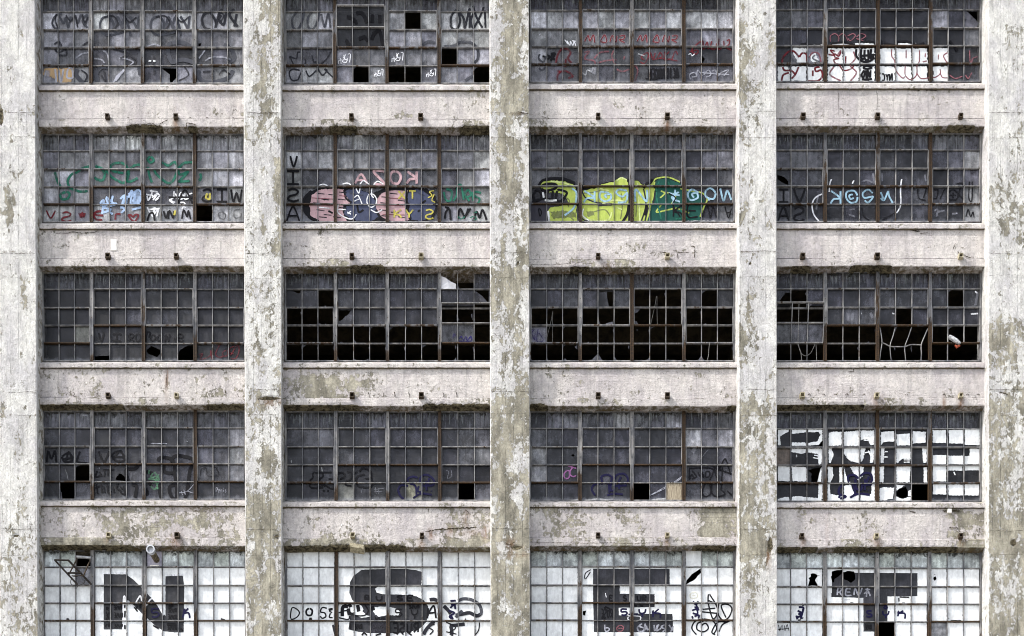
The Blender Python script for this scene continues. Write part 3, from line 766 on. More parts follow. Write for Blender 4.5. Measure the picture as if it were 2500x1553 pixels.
        for (a_, b_, c_, d_) in s.missing:          # glass left in the putty of empty panes
            for _ in range(rn.choice((0, 1, 1, 2))):
                e = rn.randint(0, 3); w_, h_ = b_ - a_, d_ - c_
                if e == 0: t0 = rn.uniform(0, .6); pl = [(a_ + w_ * t0, d_), (a_ + w_ * (t0 + rn.uniform(.1, .2)), d_ - h_ * rn.uniform(.05, .2)), (a_ + w_ * (t0 + rn.uniform(.22, .38)), d_)]
                elif e == 1: pl = [(a_, d_ - h_ * rn.uniform(.1, .35)), (a_ + w_ * rn.uniform(.08, .2), d_), (a_, d_)]
                elif e == 2: pl = [(b_, c_ + h_ * rn.uniform(.3, .5)), (b_ - w_ * rn.uniform(.04, .12), c_ + h_ * .22), (b_, c_ + h_ * .1)]
                else: pl = [(a_, c_), (a_ + w_ * rn.uniform(.1, .4), c_), (a_ + w_ * .06, c_ + h_ * rn.uniform(.06, .2)), (a_, c_ + h_ * .3)]
                idx = [gm.vert(s.W(x, y, 0.), tone=TONE['4'], wv=.5, edge=.5, clear=.8) for (x, y) in pl]; gm.face(idx)
        for q in s.shards:
            poly = [s.z(p) for p in pts_of(q)]; idx = [gm.vert(s.W(x, y, 0.), tone=TONE['4'], wv=.5, edge=.5, clear=.8) for (x, y) in poly]
            gm.face(idx[::-1])
        if any('p' in q for q in s.rows):
            pm = MB()
            for j, i, x0, x1, ya, yc in s.panes():
                if s.rows[j][i] == 'p':
                    A, B = P(x0 + 1, ya + 1, 0), P(x1 - 1, yc - 1, 0); pm.box(A.x, B.x, -.014, -.003, B.z, A.z)
            pm.build('plywood_pane', M['ply'], win)
        gl = gm.build('glass', M['glass'], win)
        if wp.f: wp.build('white_paint', M['paint'], win)
        for name, label, mb_ in s.groups:
            o = mb_.build(name, M['paint'], win)
            if o is not None and label: o['label'] = label
        return win
WINS = []
def W_(*a, **k):
    q = Win(*a, **k); q.begin(); WINS.append(q); return q
# ---------------- top row
q = W_(0, 0, ["444555444444", "766655556577", "755455545456", "544443333445", "655455345556"], rust=(.35, .2, .1), label='top left window, grey loops of faded spray paint and a small orange tag')
q.hole('1370,580 1500,580 1500,655 1445,722 1440,630', '1685,370 1705,368 1703,395 1685,395')
q.grp(label='faded grey spray loops')
for dx in (0, 430):
    q.ink('G', 15, f'{925+dx},140 {870+dx},160 {850+dx},220 {870+dx},280 {920+dx},300 {1000+dx},290 {1060+dx},270', f'{925+dx},140 {960+dx},190 {975+dx},245 {1000+dx},150 {1040+dx},250', f'{1030+dx},230 {1060+dx},150 {1090+dx},220 {1110+dx},310', f'{1100+dx},140 {1140+dx},200 {1165+dx},240 {1180+dx},135', f'{1000+dx},290 {960+dx},250 {1020+dx},200 {1050+dx},240', op=.8)
q.ink('G', 13, '530,120 470,140 445,200 470,245 490,240', '500,130 540,200 560,150 580,235 600,140', '640,130 660,200 690,130 720,220 740,130 700,180 745,240', op=.75)
q.ink('k', 16, '1780,100 1730,130 1715,180 1740,240 1790,250', '1780,100 1830,180 1830,240', '1830,240 1860,120 1890,80', '1880,130 1860,170 1900,210 1920,100', '1990,80 1950,130 2020,230', '2010,120 1990,230', op=.8)
q.ink('G', 26, '660,590 650,640 700,700 750,705', '930,580 870,570 820,620 830,700', '1195,440 1180,520 1190,640', '1430,470 1440,380 1540,365 1620,400', '1430,470 1460,530 1500,520 1560,510 1640,530', '1900,380 1960,420 1990,490 1950,530', '1690,600 1690,660 1740,700 1830,700 1940,660 1980,600', op=.85)
q.ink('H', 12, '640,500 700,460 760,450', '800,500 860,510 890,540', '870,430 910,460 925,520', '1010,500 1060,500 1130,530 1100,560', '1250,400 1310,380 1370,400', '1740,520 1800,490 1900,490 1960,510', '1690,500 1740,430', op=.8)
q.ink('k', 12, '1310,480 1300,560', '1280,570 1340,570', '1310,590 1310,640', '460,380 500,360 520,400 470,420 500,450 560,420 560,470 500,470', '1020,500 1090,460 960,420', '1720,615 1820,605', '700,390 750,360', op=.7)
q.fill('H', '1050,590 1060,600 990,690 960,705 985,650'); q.rect('w', (1262, 515, 1285, 528), (1300, 515, 1322, 530))
q.ink('k', 10, '480,120 470,180 500,250', '560,130 600,180 640,140 660,240', '700,120 720,190 750,150', '880,150 960,140 1000,200 960,260', '1050,130 1100,190 1160,150', '1320,150 1400,140 1440,200 1400,260', '1490,130 1540,190 1600,150', '1850,110 1900,130 1870,200', '690,600 740,640 720,700', '860,640 900,700 880,600', '1100,470 1160,520 1120,560', '1560,560 1600,640 1520,690', '1860,640 1900,600 1960,640', op=.75)
q.grp(label='orange tag in the lowest pane')
q.fill('O', '372,585 625,585 622,640 600,700 520,715 440,660 372,640', op=.95, amp=2)
q.ink('H', 15, '470,590 480,710', '500,600 520,700 540,590', '580,590 570,660 618,662 612,590 580,590', '390,600 385,650'); q.fill('H', '395,600 430,605 425,660 395,665', op=.7)

q = W_(1, 0, ["344444443455", "666222776777", "555222665667", "544555555556", "667555555555"], rust=(.55, .3, .5), tilt={1: .16}, label='top row window with a tilted open vent and missing black panes')
q.rows = ["344444443455", "6662227x6777", "555222665667", "544555555x56", "6675x5xx555x"]; q.begin()  # tilted vent panes toned darker to imitate their different reflection
q.hole('1575,568 1590,545 1605,568')
q.grp(label='faded grey spray tags')
for dx in (0, 130): q.ink('G', 14, f'{450+dx},90 {400+dx},150 {400+dx},230 {440+dx},250 {480+dx},180 {500+dx},80', op=.7)
q.ink('G', 14, '640,120 670,230 700,120 720,240', op=.7)
q.ink('k', 14, '1790,85 1745,140 1745,230 1790,250 1820,180 1800,90', '1800,90 1850,160 1860,240 1900,80 1900,240', '1930,50 1960,150 2010,240', '1935,110 1910,180 1935,235 2000,120 2020,60', '2030,90 2035,240', op=.8)
q.ink('k', 9, '372,480 430,500 440,450 465,445', '372,480 410,560', '460,600 400,590 370,620 390,680 440,680 460,640 480,600', '510,600 540,650 600,600', '610,580 650,640 690,600 670,590 720,640 740,660', '560,470 580,530 600,520', '640,540 690,500 720,440', '410,560 500,550 505,500', op=.8)
q.ink('G', 18, '1500,390 1550,355 1610,370', '1680,400 1770,390 1830,360 1920,370 1970,430 1970,500 1940,540', '1860,690 1940,640', op=.7)
q.grp(label='black tag on the tilted vent')
q.ink('K', 20, '860,180 900,190 935,215 940,235', '940,155 980,150 1010,175 1030,225', '1080,160 1075,225', '1140,165 1140,225', '850,350 880,395', '960,345 1010,330 1035,360', '1070,350 1090,310 1135,285 1165,395')
q.grp(label='small white marker tags')
for (x, y, k) in ((840, 505, 1), (1290, 490, .95), (1130, 625, .75), (1575, 625, .8)):
    q.ink('W', 6, *[' '.join(f'{x+a*k},{y+b*k}' for a, b in st) for st in ([(-52, 45), (-50, 5)], [(-35, -10), (-30, 45)], [(-50, 15), (-20, 5)], [(-12, -35), (0, -5), (-20, 20), (10, 30), (20, 8), (0, 5)], [(25, -40), (48, -40), (42, 30)], [(22, -10), (22, 20)], [(-15, -5), (10, -40)])])

q = W_(2, 0, ["333333444334", "866666667678", "655555555455", "644444444333", "544544444444"], rust=(.6, .45, .8), label='top row window with red spray lettering repeated across the panes and black letters at its foot')
q.hole('1785,470 1812,500 1785,545')
q.grp(label='brownish red letters in a row')
for (x, y) in ((790, 300), (1235, 300)):
    q.ink('P', 14, f'{x},{y+55} {x+30},{y+5} {x+45},{y+50} {x+75},{y} {x+85},{y+65}', f'{x+135},{y+50} {x+170},{y} {x+185},{y+60} {x+130},{y+55}', f'{x+215},{y+60} {x+235},{y+5} {x+265},{y+60} {x+275},{y+5}', f'{x+295},{y+10} {x+340},{y+5} {x+330},{y+35} {x+295},{y+40} {x+340},{y+65}', op=.8)
    q.ink('R', 9, f'{x},{y+55} {x+30},{y+5} {x+45},{y+50} {x+75},{y} {x+85},{y+65}', f'{x+135},{y+50} {x+170},{y} {x+185},{y+60} {x+130},{y+55}', f'{x+215},{y+60} {x+235},{y+5} {x+265},{y+60} {x+275},{y+5}', f'{x+295},{y+10} {x+340},{y+5} {x+330},{y+35} {x+295},{y+40} {x+340},{y+65}')
q.ink('R', 11, '1680,440 1750,430 1740,460 1700,440 1720,400 1790,350 1800,420 1830,360 1840,420', '1870,350 1860,410 1900,420 1910,370', '1930,330 1930,420 1960,400', '1970,350 1975,410', '1995,350 2020,340 2015,380 1990,400 2035,430', op=.95)
q.grp(label='dark red outlines')
q.ink('R', 15, '550,560 555,490 590,425 640,420 670,450 650,500 700,560', '560,600 580,610 640,610 690,650 650,665', '630,500 628,570', '560,690 560,640 590,610', op=.85)
q.ink('r', 13, '785,450 830,440 790,500 870,520 880,560', '870,500 920,450 1000,440', '1040,430 1020,480 1050,550', '1060,590 1110,610 1170,590', '900,540 960,520 1060,510', '1210,550 1240,600 1220,690', '1130,480 1120,510', op=.8)
q.ink('R', 10, '1260,530 1300,540 1330,480 1320,450 1270,490 1300,510', '1340,510 1350,450 1370,510 1390,450', '1400,510 1430,450 1450,480 1420,500', '1470,440 1470,510 1520,500', '1480,470 1510,440', '1530,510 1560,440 1580,470', '1370,510 1450,500 1580,520', op=.9)
q.grp(label='mirrored black words in the lowest panes')
q.text('ACID', 1480, 1590, 585, 665, 'K', 10, mirror=True); q.text('ANGEL', 1330, 1475, 590, 672, 'K', 11, mirror=True)
q.ink('K', 9, '1335,590 1330,668 1305,668'); q.ink('K', 12, '470,470 540,510', '470,510 545,455', '500,460 540,460 500,520', '470,490 430,480'); q.ink('G', 12, '410,460 400,500 440,530 460,480', '400,580 430,600 460,570', op=.7)
q.grp(label='white scribbles')
q.ink('W', 8, '620,340 650,380 640,350 665,390 670,355 690,390 700,355 715,395', '680,350 720,355'); q.ink('W', 10, '770,620 800,640 810,600 850,610 860,580 880,600', '1240,460 1300,480', op=.6); q.fill('H', '830,585 890,575 880,640 840,620', op=.6); q.ink('W', 6, '1670,470 1690,460 1700,480 1725,460', '400,305 420,290')
q.ink('H', 9, '1690,680 1680,640 1720,620 1740,650 1700,660', '1740,660 1750,600 1790,650', '1800,640 1840,600 1860,640 1820,660', '1870,610 1900,600 1920,650 1950,620 2010,600 1970,650', '1760,620 2020,640', op=.8)

q = W_(3, 0, ["333333333333", "454322222534", "332222222224", "355222222223", "444222222223"], rust=(.45, .7, .6), label='top right window with a white painted band, red outlines and black tags')
q.hole('1950,97 2070,97 2068,240 2030,235 2052,195', '470,245 490,232 512,245')
q.grp('white_paint', 'scuffed white paint band')
q.rect('w', (345, 568, 445, 700), (458, 568, 585, 702), (598, 568, 722, 702), (768, 414, 892, 548), (905, 414, 1030, 548), (1042, 414, 1165, 548), (768, 566, 892, 700), (905, 566, 1030, 700), (1042, 566, 1165, 700),
       (1212, 414, 1335, 548), (1348, 414, 1476, 548), (1488, 414, 1612, 548), (1212, 566, 1335, 700), (1348, 566, 1476, 700), (1488, 566, 1612, 700), (1662, 412, 1785, 545), (1662, 566, 1788, 698), amp=1.6)
q.fill('w', '465,412 588,412 588,540 520,548 480,470', '605,470 660,450 690,520 640,540', op=.95, amp=2); q.rect('w', (545, 382, 722, 402), (798, 372, 1160, 392), (1240, 384, 1340, 400), (1360, 370, 1520, 388), amp=1.5)
q.grp(label='red bubble outlines')
q.ink('R', 15, '385,560 385,500 430,445 480,440 525,490', '525,490 550,455 585,465 590,520', '385,570 400,600 460,605 495,640', '460,670 480,650 500,620 520,570', '375,690 390,640 440,620', '640,600 640,650', '700,570 660,580 670,610 710,600 720,650 680,690 600,690')
q.ink('r', 13, '610,490 640,450 690,460 710,530', '820,570 785,620 800,650 880,690', '985,440 1000,500 960,560 1010,620 960,690', '880,430 850,470', op=.9)
q.ink('R', 12, '770,465 820,470 790,430 830,440', '880,440 860,480 825,460 830,490 860,500 820,510 830,540 860,550 900,600 960,590 990,560', '920,480 918,550')
q.ink('r', 9, '1310,420 1310,480 1335,520 1345,600 1400,665 1425,650', '1432,430 1432,500', '1425,560 1425,640 1470,680 1520,640 1525,560 1545,520 1545,430', '1520,620 1560,670 1640,660', '1708,465 1706,510', '1785,450 1750,480 1785,545', '1720,590 1720,630 1680,660 1650,660', '1720,620 1740,660 1785,665', '1800,640 1850,670 1910,650', '1970,430 1975,520 1990,560', '2040,485 2000,500 1985,545', '1935,640 1960,670 1990,620', '1570,530 1610,520', '1595,455 1593,490')
q.ink('r', 8, '790,360 790,310 830,290 860,320 855,360', '860,310 890,290 920,310 935,350', '935,310 980,290 1000,310 960,350 940,330', '1010,320 1050,290 1090,310 1040,340 1010,330 1070,350')
q.grp(label='black marker and spray lines')
q.ink('K', 14, '545,400 545,380 620,388 720,392', '798,372 900,365 1000,385', '1080,355 1165,365', '1240,375 1350,390', '1350,365 1420,355 1480,370 1530,385 1590,370', '1215,345 1230,390', '1800,350 1835,390 1865,440', '1010,420 1010,480 1060,525 1120,525 1165,490', '1050,420 1050,490 1075,510', '1080,425 1080,500 1110,510 1110,425', '1135,420 1130,500 1165,460', '1040,480 1165,470')
q.ink('K', 12, '1065,580 1100,565 1140,580 1100,590 1065,580', '1075,600 1055,640 1070,665 1085,600', '1090,600 1095,670', '1105,670 1105,600 1125,660 1130,600', '1055,680 1145,675', '1075,688 1120,688')
q.text('NYC', 1222, 1318, 630, 690, 'K', 9, mirror=True); q.ink('G', 10, '660,470 640,500 700,530', '430,560 445,600', '480,690 560,700', op=.6)

# ---------------- second row
q = W_(0, 1, ["444566565556", "555555555667", "665555555567", "655444444556", "7656556567x7".replace('x', 'x')], rust=(.4, .4, .9), label='second row window with big green script and red and white letters')
q.rows[4] = "765655656x77"; q.begin()
q.grp(label='big green script')
q.ink('E', 20, '465,420 490,500 520,550', '640,420 600,450 575,500 600,555 680,585 750,580', '560,590 515,610 530,650 580,640 590,600 560,590', '640,430 700,390 760,370', '810,370 870,400 890,440 870,490 820,480 805,460', '810,365 900,410 960,470 1050,510 1090,450 1080,380 1040,345 980,345 940,370 960,410 1050,430', '1190,355 1130,370 1080,430 1070,490 1110,500 1170,470')
q.ink('E', 20, '1280,290 1255,310 1275,340 1305,320 1280,290', '1255,375 1270,450 1290,510', '1310,400 1340,450 1440,515 1500,430 1505,370 1480,335 1430,365 1390,345 1375,335', '1640,335 1560,345 1515,400 1530,440 1590,420 1600,410', '1600,415 1540,480 1520,500 1615,495', '1700,430 1705,470 1690,495')
q.grp(label='dark red letters along the foot'); q.text('V', 390, 475, 745, 810, 'R', 12, sp=.1); q.text('S', 520, 612, 760, 840, 'R', 14, mirror=True, sp=.05)
q.ink('R', 15, '670,765 690,805 700,765 710,800 722,765', '680,770 700,800', '880,790 810,780 820,755 860,750 800,770 815,820 870,825', '980,825 985,780 1025,775', '1140,840 1090,790 1110,785 1130,800 1150,780 1175,790 1140,840')
q.grp(label='pale blue and white marker tags')
q.ink('B', 17, '850,690 880,660 870,760', '900,640 915,690 880,720 940,740 860,770', '960,620 950,680 990,690 930,710', '900,630 980,700', '850,700 960,690', '1020,650 1060,620 1040,690 1080,650', '1020,720 1060,730 1030,770', '1090,640 1120,580 1110,690', '1130,700 1160,580 1200,600 1180,680 1120,660', '1090,610 1170,580', '1120,740 1200,720', '1110,690 1190,690', '1080,620 1070,700', '1150,590 1140,690', '930,760 960,780'); q.fill('B', '1090,600 1170,578 1200,620 1190,690 1130,700 1140,640', op=.8)
q.ink('W', 12, '1270,580 1340,590', '1250,620 1260,660 1290,600 1280,570', '1290,640 1340,600 1300,660', '1330,600 1355,620 1320,660 1350,640', '1240,610 1300,620', '1250,720 1300,800 1310,720', '1320,720 1300,790 1345,730 1330,800', '1260,740 1360,730')
q.ink('W', 11, '1480,580 1470,640 1440,660 1480,690', '1490,600 1500,640 1470,620', '1530,600 1520,650 1560,640 1545,600 1530,600', '1570,600 1570,650 1600,640 1590,600 1620,650', '1600,610 1635,600', '1440,660 1490,680', '1530,680 1560,680 1580,700', '1545,735 1560,715 1580,725')
q.grp(label='black letters'); q.ink('K', 11, '1430,635 1640,635', '1510,690 1570,575 1640,700', '1250,840 1270,780 1300,770 1315,835', '1390,750 1410,810 1430,750', '1430,820 1440,750 1470,810 1480,750', '1545,820 1560,745 1590,800 1600,750 1620,825', op=.95)
q.text('WIS', 1700, 2070, 568, 672, 'K', 12, mirror=True, sp=.25); q.ink('Y', 16, '1760,600 1750,640 1780,650 1780,600', '1490,745 1480,790'); q.ink('K', 9, '1905,760 1860,770 1865,810 1905,820 1915,780 1890,770', '2040,740 1990,750 1995,810 2045,800 2050,770', op=.55)

q = W_(1, 1, ["445555444455", "655555555557", "644544444467", "644444444456", "545444444566"], rust=(.7, .8, .8), label='second row window with a pink and blue spray painted snake shape')
q.grp(label='pink and blue bubble shape with black outline')
q.fill('K', '485,700 500,640 560,580 640,545 760,548 850,555 950,560 1070,600 1180,560 1250,560 1390,555 1540,560 1610,620 1625,720 1590,820 1480,850 1400,840 1200,850 1130,830 1030,850 900,850 740,850 620,850 540,820 500,760', amp=1)
q.fill('P', '540,700 560,620 620,570 740,560 830,565 860,640 890,680 830,700 820,760 860,840 720,840 620,835 550,790', '1110,660 1150,600 1220,575 1370,570 1360,700 1390,820 1330,845 1220,840 1140,800 1105,730', amp=1.5)
q.fill('S', '835,600 860,570 940,570 1030,590 1100,660 1105,720 1130,800 1060,840 950,835 900,820 830,780 850,710 905,700 870,640', '1370,600 1440,570 1540,580 1600,640 1615,720 1580,810 1480,835 1400,820 1370,760 1400,700 1375,660', amp=1.5)
q.fill('S', '1390,585 1440,575 1480,620 1430,690 1390,670', '1380,740 1450,710 1560,740 1560,800 1440,820', amp=1)
q.ink('k', 7, *[f'{x},{y} {x+70},{y+7}' for x, y in ((600, 600), (640, 650), (570, 680), (600, 740), (660, 780), (620, 800), (700, 610), (790, 590), (780, 650), (1150, 630), (1220, 600), (1290, 660), (1140, 680), (1130, 740), (1230, 760), (1250, 700), (1290, 800), (1150, 790), (740, 800), (790, 720))], op=.7)
q.ink('K', 12, '680,640 660,660', '700,750 740,770', '1480,700 1530,660', '1460,760 1480,740', '1360,560 1370,700', '945,690 960,760 1000,740', '1370,700 1390,820', '835,570 850,640 900,680', '1500,565 1600,640')
q.ink('G', 10, '1460,600 1520,620', '880,600 1000,620', op=.5)
q.grp(label='pink letters above'); q.text('KOZ', 1060, 1480, 415, 520, 'P', 20, mirror=True, sp=.36); q.text('A', 915, 1045, 440, 520, 'P', 18, mirror=True, sp=.2)
q.ink('K', 15, '560,580 500,640 485,720 530,790 620,840', '620,560 740,545 830,560', '760,850 860,845 930,830', '1110,640 1150,590 1250,565 1360,570', '1105,740 1150,810 1240,850', '1370,590 1360,700 1400,820', '1600,640 1620,720 1580,810')
q.ink('r', 6, '560,640 740,650', '600,700 740,705', '790,620 850,625', '1140,700 1340,706', '1200,640 1350,650', '1160,780 1350,785')
q.grp(label='white outlines'); q.ink('W', 9, '620,535 660,525 700,540', '820,525 860,515 895,530', '970,525 1000,495 1045,525', '1085,530 1120,500 1170,525', '935,560 960,600 970,560', '1070,560 1070,620 1090,640', '920,640 950,620 970,650 990,700', '920,670 960,650', '1040,620 1030,680 1060,720 1100,700 1110,650 1080,610 1040,620', '1060,740 1110,765 1160,740', '860,760 895,780', '895,750 865,780', '785,700 780,760 830,800 900,820 940,780', '620,720 720,730', '780,740 850,740')
q.grp(label='yellow letters'); q.text('KY', 1240, 1440, 740, 810, 'Y', 13, sp=.35); q.text('S', 1520, 1600, 740, 820, 'Y', 12, mirror=True, sp=.1); q.text('XT', 1280, 1460, 582, 650, 'Y', 13, sp=.35); q.ink('Y', 9, '1600,580 1560,590 1580,620 1545,640', '1600,610 1580,660 1610,680')
q.grp(label='black capitals down the left side and foot'); q.text('V', 375, 440, 285, 375, 'K', 12, sp=.1); q.text('I', 345, 460, 415, 525, 'K', 13, sp=.1); q.text('S', 350, 460, 565, 670, 'K', 12, mirror=True, sp=.1); q.text('A', 345, 460, 715, 840, 'K', 10, sp=.05)
q.ink('K', 13, '1690,820 1700,760 1730,740 1740,830', '1690,720 1730,730', '1800,820 1820,735 1860,800 1890,730', '1850,820 1910,730', '1930,840 1960,760 1985,810 2010,745 2045,830')
q.grp(label='green tag'); q.ink('E', 16, '1680,590 1700,660 1740,660 1745,580 1700,570', '1760,670 1790,620 1800,540 1830,540 1850,660', '1860,640 1910,620 1890,575 1860,610 1900,670', '1920,590 1935,670', '2000,600 1950,590 1940,620 1985,650 1970,690'); q.ink('E', 9, '1800,800 1830,820 1860,800', '1900,810 1940,800 1960,820 1930,830', '1930,770 1965,760')

q = W_(2, 1, ["333334444444", "443333333345", "443333333334", "333333333333", "333333333334"], rust=(.45, .35, .5), label='second row window with a large yellow green and dark green spray painted piece')
q.grp(label='yellow green and dark green painted letters')
q.fill('K', '400,540 420,500 500,475 600,480 700,510 730,560 770,560 900,548 940,510 1040,495 1090,460 1160,480 1240,485 1290,530 1340,520 1400,460 1500,455 1600,500 1620,560 1600,580 1500,600 1300,560 1280,850 1100,850 900,850 760,850 760,600 640,560 430,565', amp=1)
q.fill('L', '410,545 430,505 520,490 620,500 690,525 715,560 720,700 725,845 640,845 500,845 480,750 500,720 590,705 660,700 640,650 600,600 480,590 430,570', '770,580 810,570 900,555 940,520 1030,505 1080,470 1150,480 1165,560 1165,845 1100,845 900,845 770,845 765,700', '1210,490 1250,495 1280,530 1390,500 1370,600 1330,845 1205,845', '1210,560 1400,560 1360,700 1210,700', amp=1.3)
q.fill('z', '330,700 480,700 590,705 500,720 480,750 485,845 330,845', '390,680 440,650 580,660 600,690', '900,700 950,680 1040,685 1020,705 900,712'); q.fill('q', '500,760 600,745 720,760 720,800 520,820', '800,760 860,750 880,790 820,800', op=.9, amp=2)
q.fill('D', '1390,500 1420,480 1500,475 1600,520 1650,560 1740,590 1800,640 1825,700 1790,760 1760,840 1560,845 1320,845 1360,700 1385,580', amp=1)
q.ink('L', 12, '1370,510 1400,475 1500,465 1600,505', '1435,580 1470,600 1430,640', '1440,700 1400,760 1500,740 1580,730 1680,770', '1490,595 1560,620 1530,690', '1600,560 1700,580 1790,600 1830,650 1800,720 1770,800'); q.ink('q', 9, '780,600 880,590 960,560', '540,800 640,790 700,830', '600,620 660,660 650,720', '1220,600 1230,700 1225,800', '1100,600 1110,700 1095,820', '860,760 960,740 1010,800'); q.ink('k', 9, '760,560 800,640 900,680 1020,690', '760,700 780,820 880,840', '1170,500 1165,840', '1200,560 1200,840', '1290,560 1310,700 1270,840', '1390,580 1370,700', '1330,720 1300,845'); q.ink('E', 12, '1420,500 1400,620 1440,820', '1500,500 1520,560', '1600,720 1640,820', '1560,820 1700,800'); q.ink('l', 12, '1060,500 1100,470 1150,490', '940,690 1040,660 1150,670', '770,770 800,820 980,830 1020,760', '920,560 1000,580', '1060,720 1110,740', '500,500 600,510 690,540', '1240,510 1260,840')
q.ink('K', 16, '410,545 405,530 440,490 520,475 620,480 710,515', '420,560 460,580 540,560 550,530 500,520 440,530 430,550', '1290,560 1320,520 1345,515 1370,480', '1165,700 1150,780 1110,845', '1320,700 1300,790'); q.ink('K', 14, '375,580 355,620 370,660 410,655 425,610 400,580 375,580', '440,580 440,640', '480,580 470,640 500,650', '520,580 515,650', '560,580 545,655 590,665 640,600 590,575 560,580', '330,690 400,655 500,650 580,690')
q.ink('w', 16, '450,660 500,665 555,660', '480,750 490,845', '435,590 445,640'); q.ink('w', 9, '780,730 775,790 830,835')
q.grp(label='pale blue letters'); q.text('N', 1215, 1325, 570, 675, 'C', 16, sp=.1); q.text('K', 775, 885, 580, 680, 'C', 15, sp=.1, mirror=True); q.ink('C', 15, '1000,600 930,590 920,640 960,670 1010,650 1010,610 960,620 980,640', '1150,580 1080,570 1060,600 1110,630 1150,600 1140,670 1070,680', '1500,600 1600,620', '1560,570 1540,690', '1590,590 1530,640 1600,675', '1760,600 1700,570 1665,610 1690,660 1750,640 1740,600 1700,610 1720,640', '1900,600 1860,560 1820,580 1820,630 1880,650 1900,600', '1840,640 1850,665', '1940,560 1970,665 2000,580 2035,660', '620,790 700,720 720,600 680,560')
q.grp(label='thin black letters at the foot'); q.text('KE', 1520, 1770, 700, 800, 'K', 9, sp=.3); q.ink('K', 7, '1790,800 1830,700 1860,810 1880,710 1905,800', '1980,710 2010,810 2035,730', '1990,770 2030,760', '400,730 425,760 410,795 400,730', '1500,600 1560,640 1540,700 1600,800'); q.rect('w', (1640, 835, 1900, 850))

q = W_(3, 1, ["333333333444", "444333333346", "333333333234", "433333333335", "333333333336"], rust=(.5, .55, .95), label='second row window at the right with pale blue letters over a ghostly white outline')
q.hole('338,440 400,460 435,500 432,530 380,505 342,480')
q.grp(label='soft white outlines')
q.ink('W', 11, '720,605 660,640 635,700 650,780 695,840', '800,480 785,520 780,590', '1395,480 1385,560 1385,700 1350,770', '990,490 975,520'); q.ink('H', 14, '1150,430 1165,520', '1225,430 1230,500', '1060,500 1100,490 1150,510', '700,610 680,640 670,740', '950,740 1000,735', '945,780 1000,800', '1290,690 1350,670', '1590,440 1600,500', '920,840 940,830', '1670,750 1700,740 1690,800', '1760,745 1700,760', '1820,775 1870,770', op=.6)
q.grp(label='dark oval fields'); q.fill('K', '770,730 900,720 1170,725 1330,720 1380,720 1340,780 1280,830 1170,835 1000,840 900,830 800,840 770,800', op=.45, amp=3); q.ink('K', 8, '1060,720 1070,790 1120,830', '1230,830 1330,770', '1530,560 1540,640 1600,660', '1560,530 1600,560 1580,640', '1640,580 1700,570 1690,640 1650,640', '1720,650 1760,560', '1830,570 1790,600 1800,650 1860,650 1870,600 1830,570', '1830,590 1830,640', '1800,615 1860,615', '1860,520 1910,520 1880,600 1920,650', '1970,500 1965,640 1990,660 1995,500', '1940,800 1960,740 1980,800 2000,760 2010,810', op=.75)
q.grp(label='pale blue letters'); q.text('K', 785, 885, 580, 690, 'C', 15, mirror=True, sp=.1); q.ink('C', 14, '1020,620 990,580 930,590 925,640 960,680 1010,670 1020,630', '980,610 950,620 960,650 990,640', '1150,600 1110,570 1065,600 1080,640 1150,630 1110,680 1080,660', '1215,640 1245,660 1280,580', '1215,590 1240,650', '1280,580 1290,630 1320,685')
q.grp(label='black capitals in the left panes'); q.text('I', 345, 440, 570, 675, 'K', 11, sp=.1); q.text('V', 475, 578, 560, 668, 'K', 12, sp=.05); q.text('A', 345, 440, 715, 835, 'K', 10, sp=.05); q.text('S', 475, 575, 715, 835, 'K', 11, mirror=True, sp=.05)

# ---------------- third row
q = W_(0, 2, ["333333333333", "222223322222", "222223333222", "22t222222222", "222222222222"], rust=(.1, .5, .35), label='third row window, dark glass with a line of thin black lettering and three jagged holes')
q.hole('803,800 930,793 932,850 803,850', '1245,745 1285,710 1300,718 1358,745 1358,780 1335,808 1250,775', '1512,780 1530,745 1600,705 1615,710 1645,703 1645,850 1512,850')
q.grp(label='thin black lettering'); q.text('V', 838, 885, 600, 680, 'K', 10, sp=.05); q.text('I', 950, 1035, 612, 672, 'K', 11, sp=.1); q.text('RO', 1090, 1200, 612, 672, 'K', 9, sp=.2)
q.ink('K', 8, '1240,680 1250,600 1275,600 1265,640', '1290,620 1280,660 1310,665 1320,630 1290,620', '1345,625 1335,665 1365,660 1370,625 1345,625', '1400,680 1410,620 1430,670 1440,610', '1510,620 1540,610 1550,640 1500,650 1540,680 1555,660', '1480,640 1490,690')
q.grp(label='dark red tag'); q.ink('R', 8, '1690,790 1720,780 1700,830 1780,800 1790,750 1800,830', '1870,700 1830,780 1860,810 1900,800', '1920,750 1890,770 1900,800 1935,790 1930,755', '1950,770 1990,780', '1990,715 1950,740 1960,790 1990,740 2020,710 2030,760 2000,820 1960,820', op=.8)

q = W_(1, 2, ["333333333xx3", "33x333333333", "xxx333333xxx", "xxxxxxxxx44x", "xxxxxxxxxxxx"], tilt={3: .17}, rust=(.2, .12, .15), label='third row window, mostly empty panes over black with a tilted vent at its right end')
q.hole('395,235 468,235 462,262 445,265 410,250', '1940,237 2062,237 2062,350 2010,290 1965,255', '343,262 352,258 350,290 343,290', '788,408 895,408 865,450 845,460 820,490 788,503')
q.shards += ['612,540 618,520 632,520 640,540', '918,655 945,692 905,692', '912,815 960,845 912,848', '1000,842 1040,820 1045,848', '1175,553 1185,553 1185,575', '1055,570 1062,570 1058,580', '1318,692 1328,688 1340,692', '1778,700 1788,720 1780,740', '1352,815 1368,848 1352,848', '1220,830 1240,848 1220,848', '1590,848 1620,830 1622,848', '1770,830 1785,808 1786,848', '1920,500 1912,470 1925,465 1926,515', '1790,470 1815,515 1792,518', '1970,845 2060,835 2060,848']
q.grp(label='small blue scribble'); q.ink('v', 10, '1760,650 1770,620 1785,640', '1810,660 1830,640 1850,670 1870,640 1880,670 1910,640 1910,675 1810,675', op=.8)
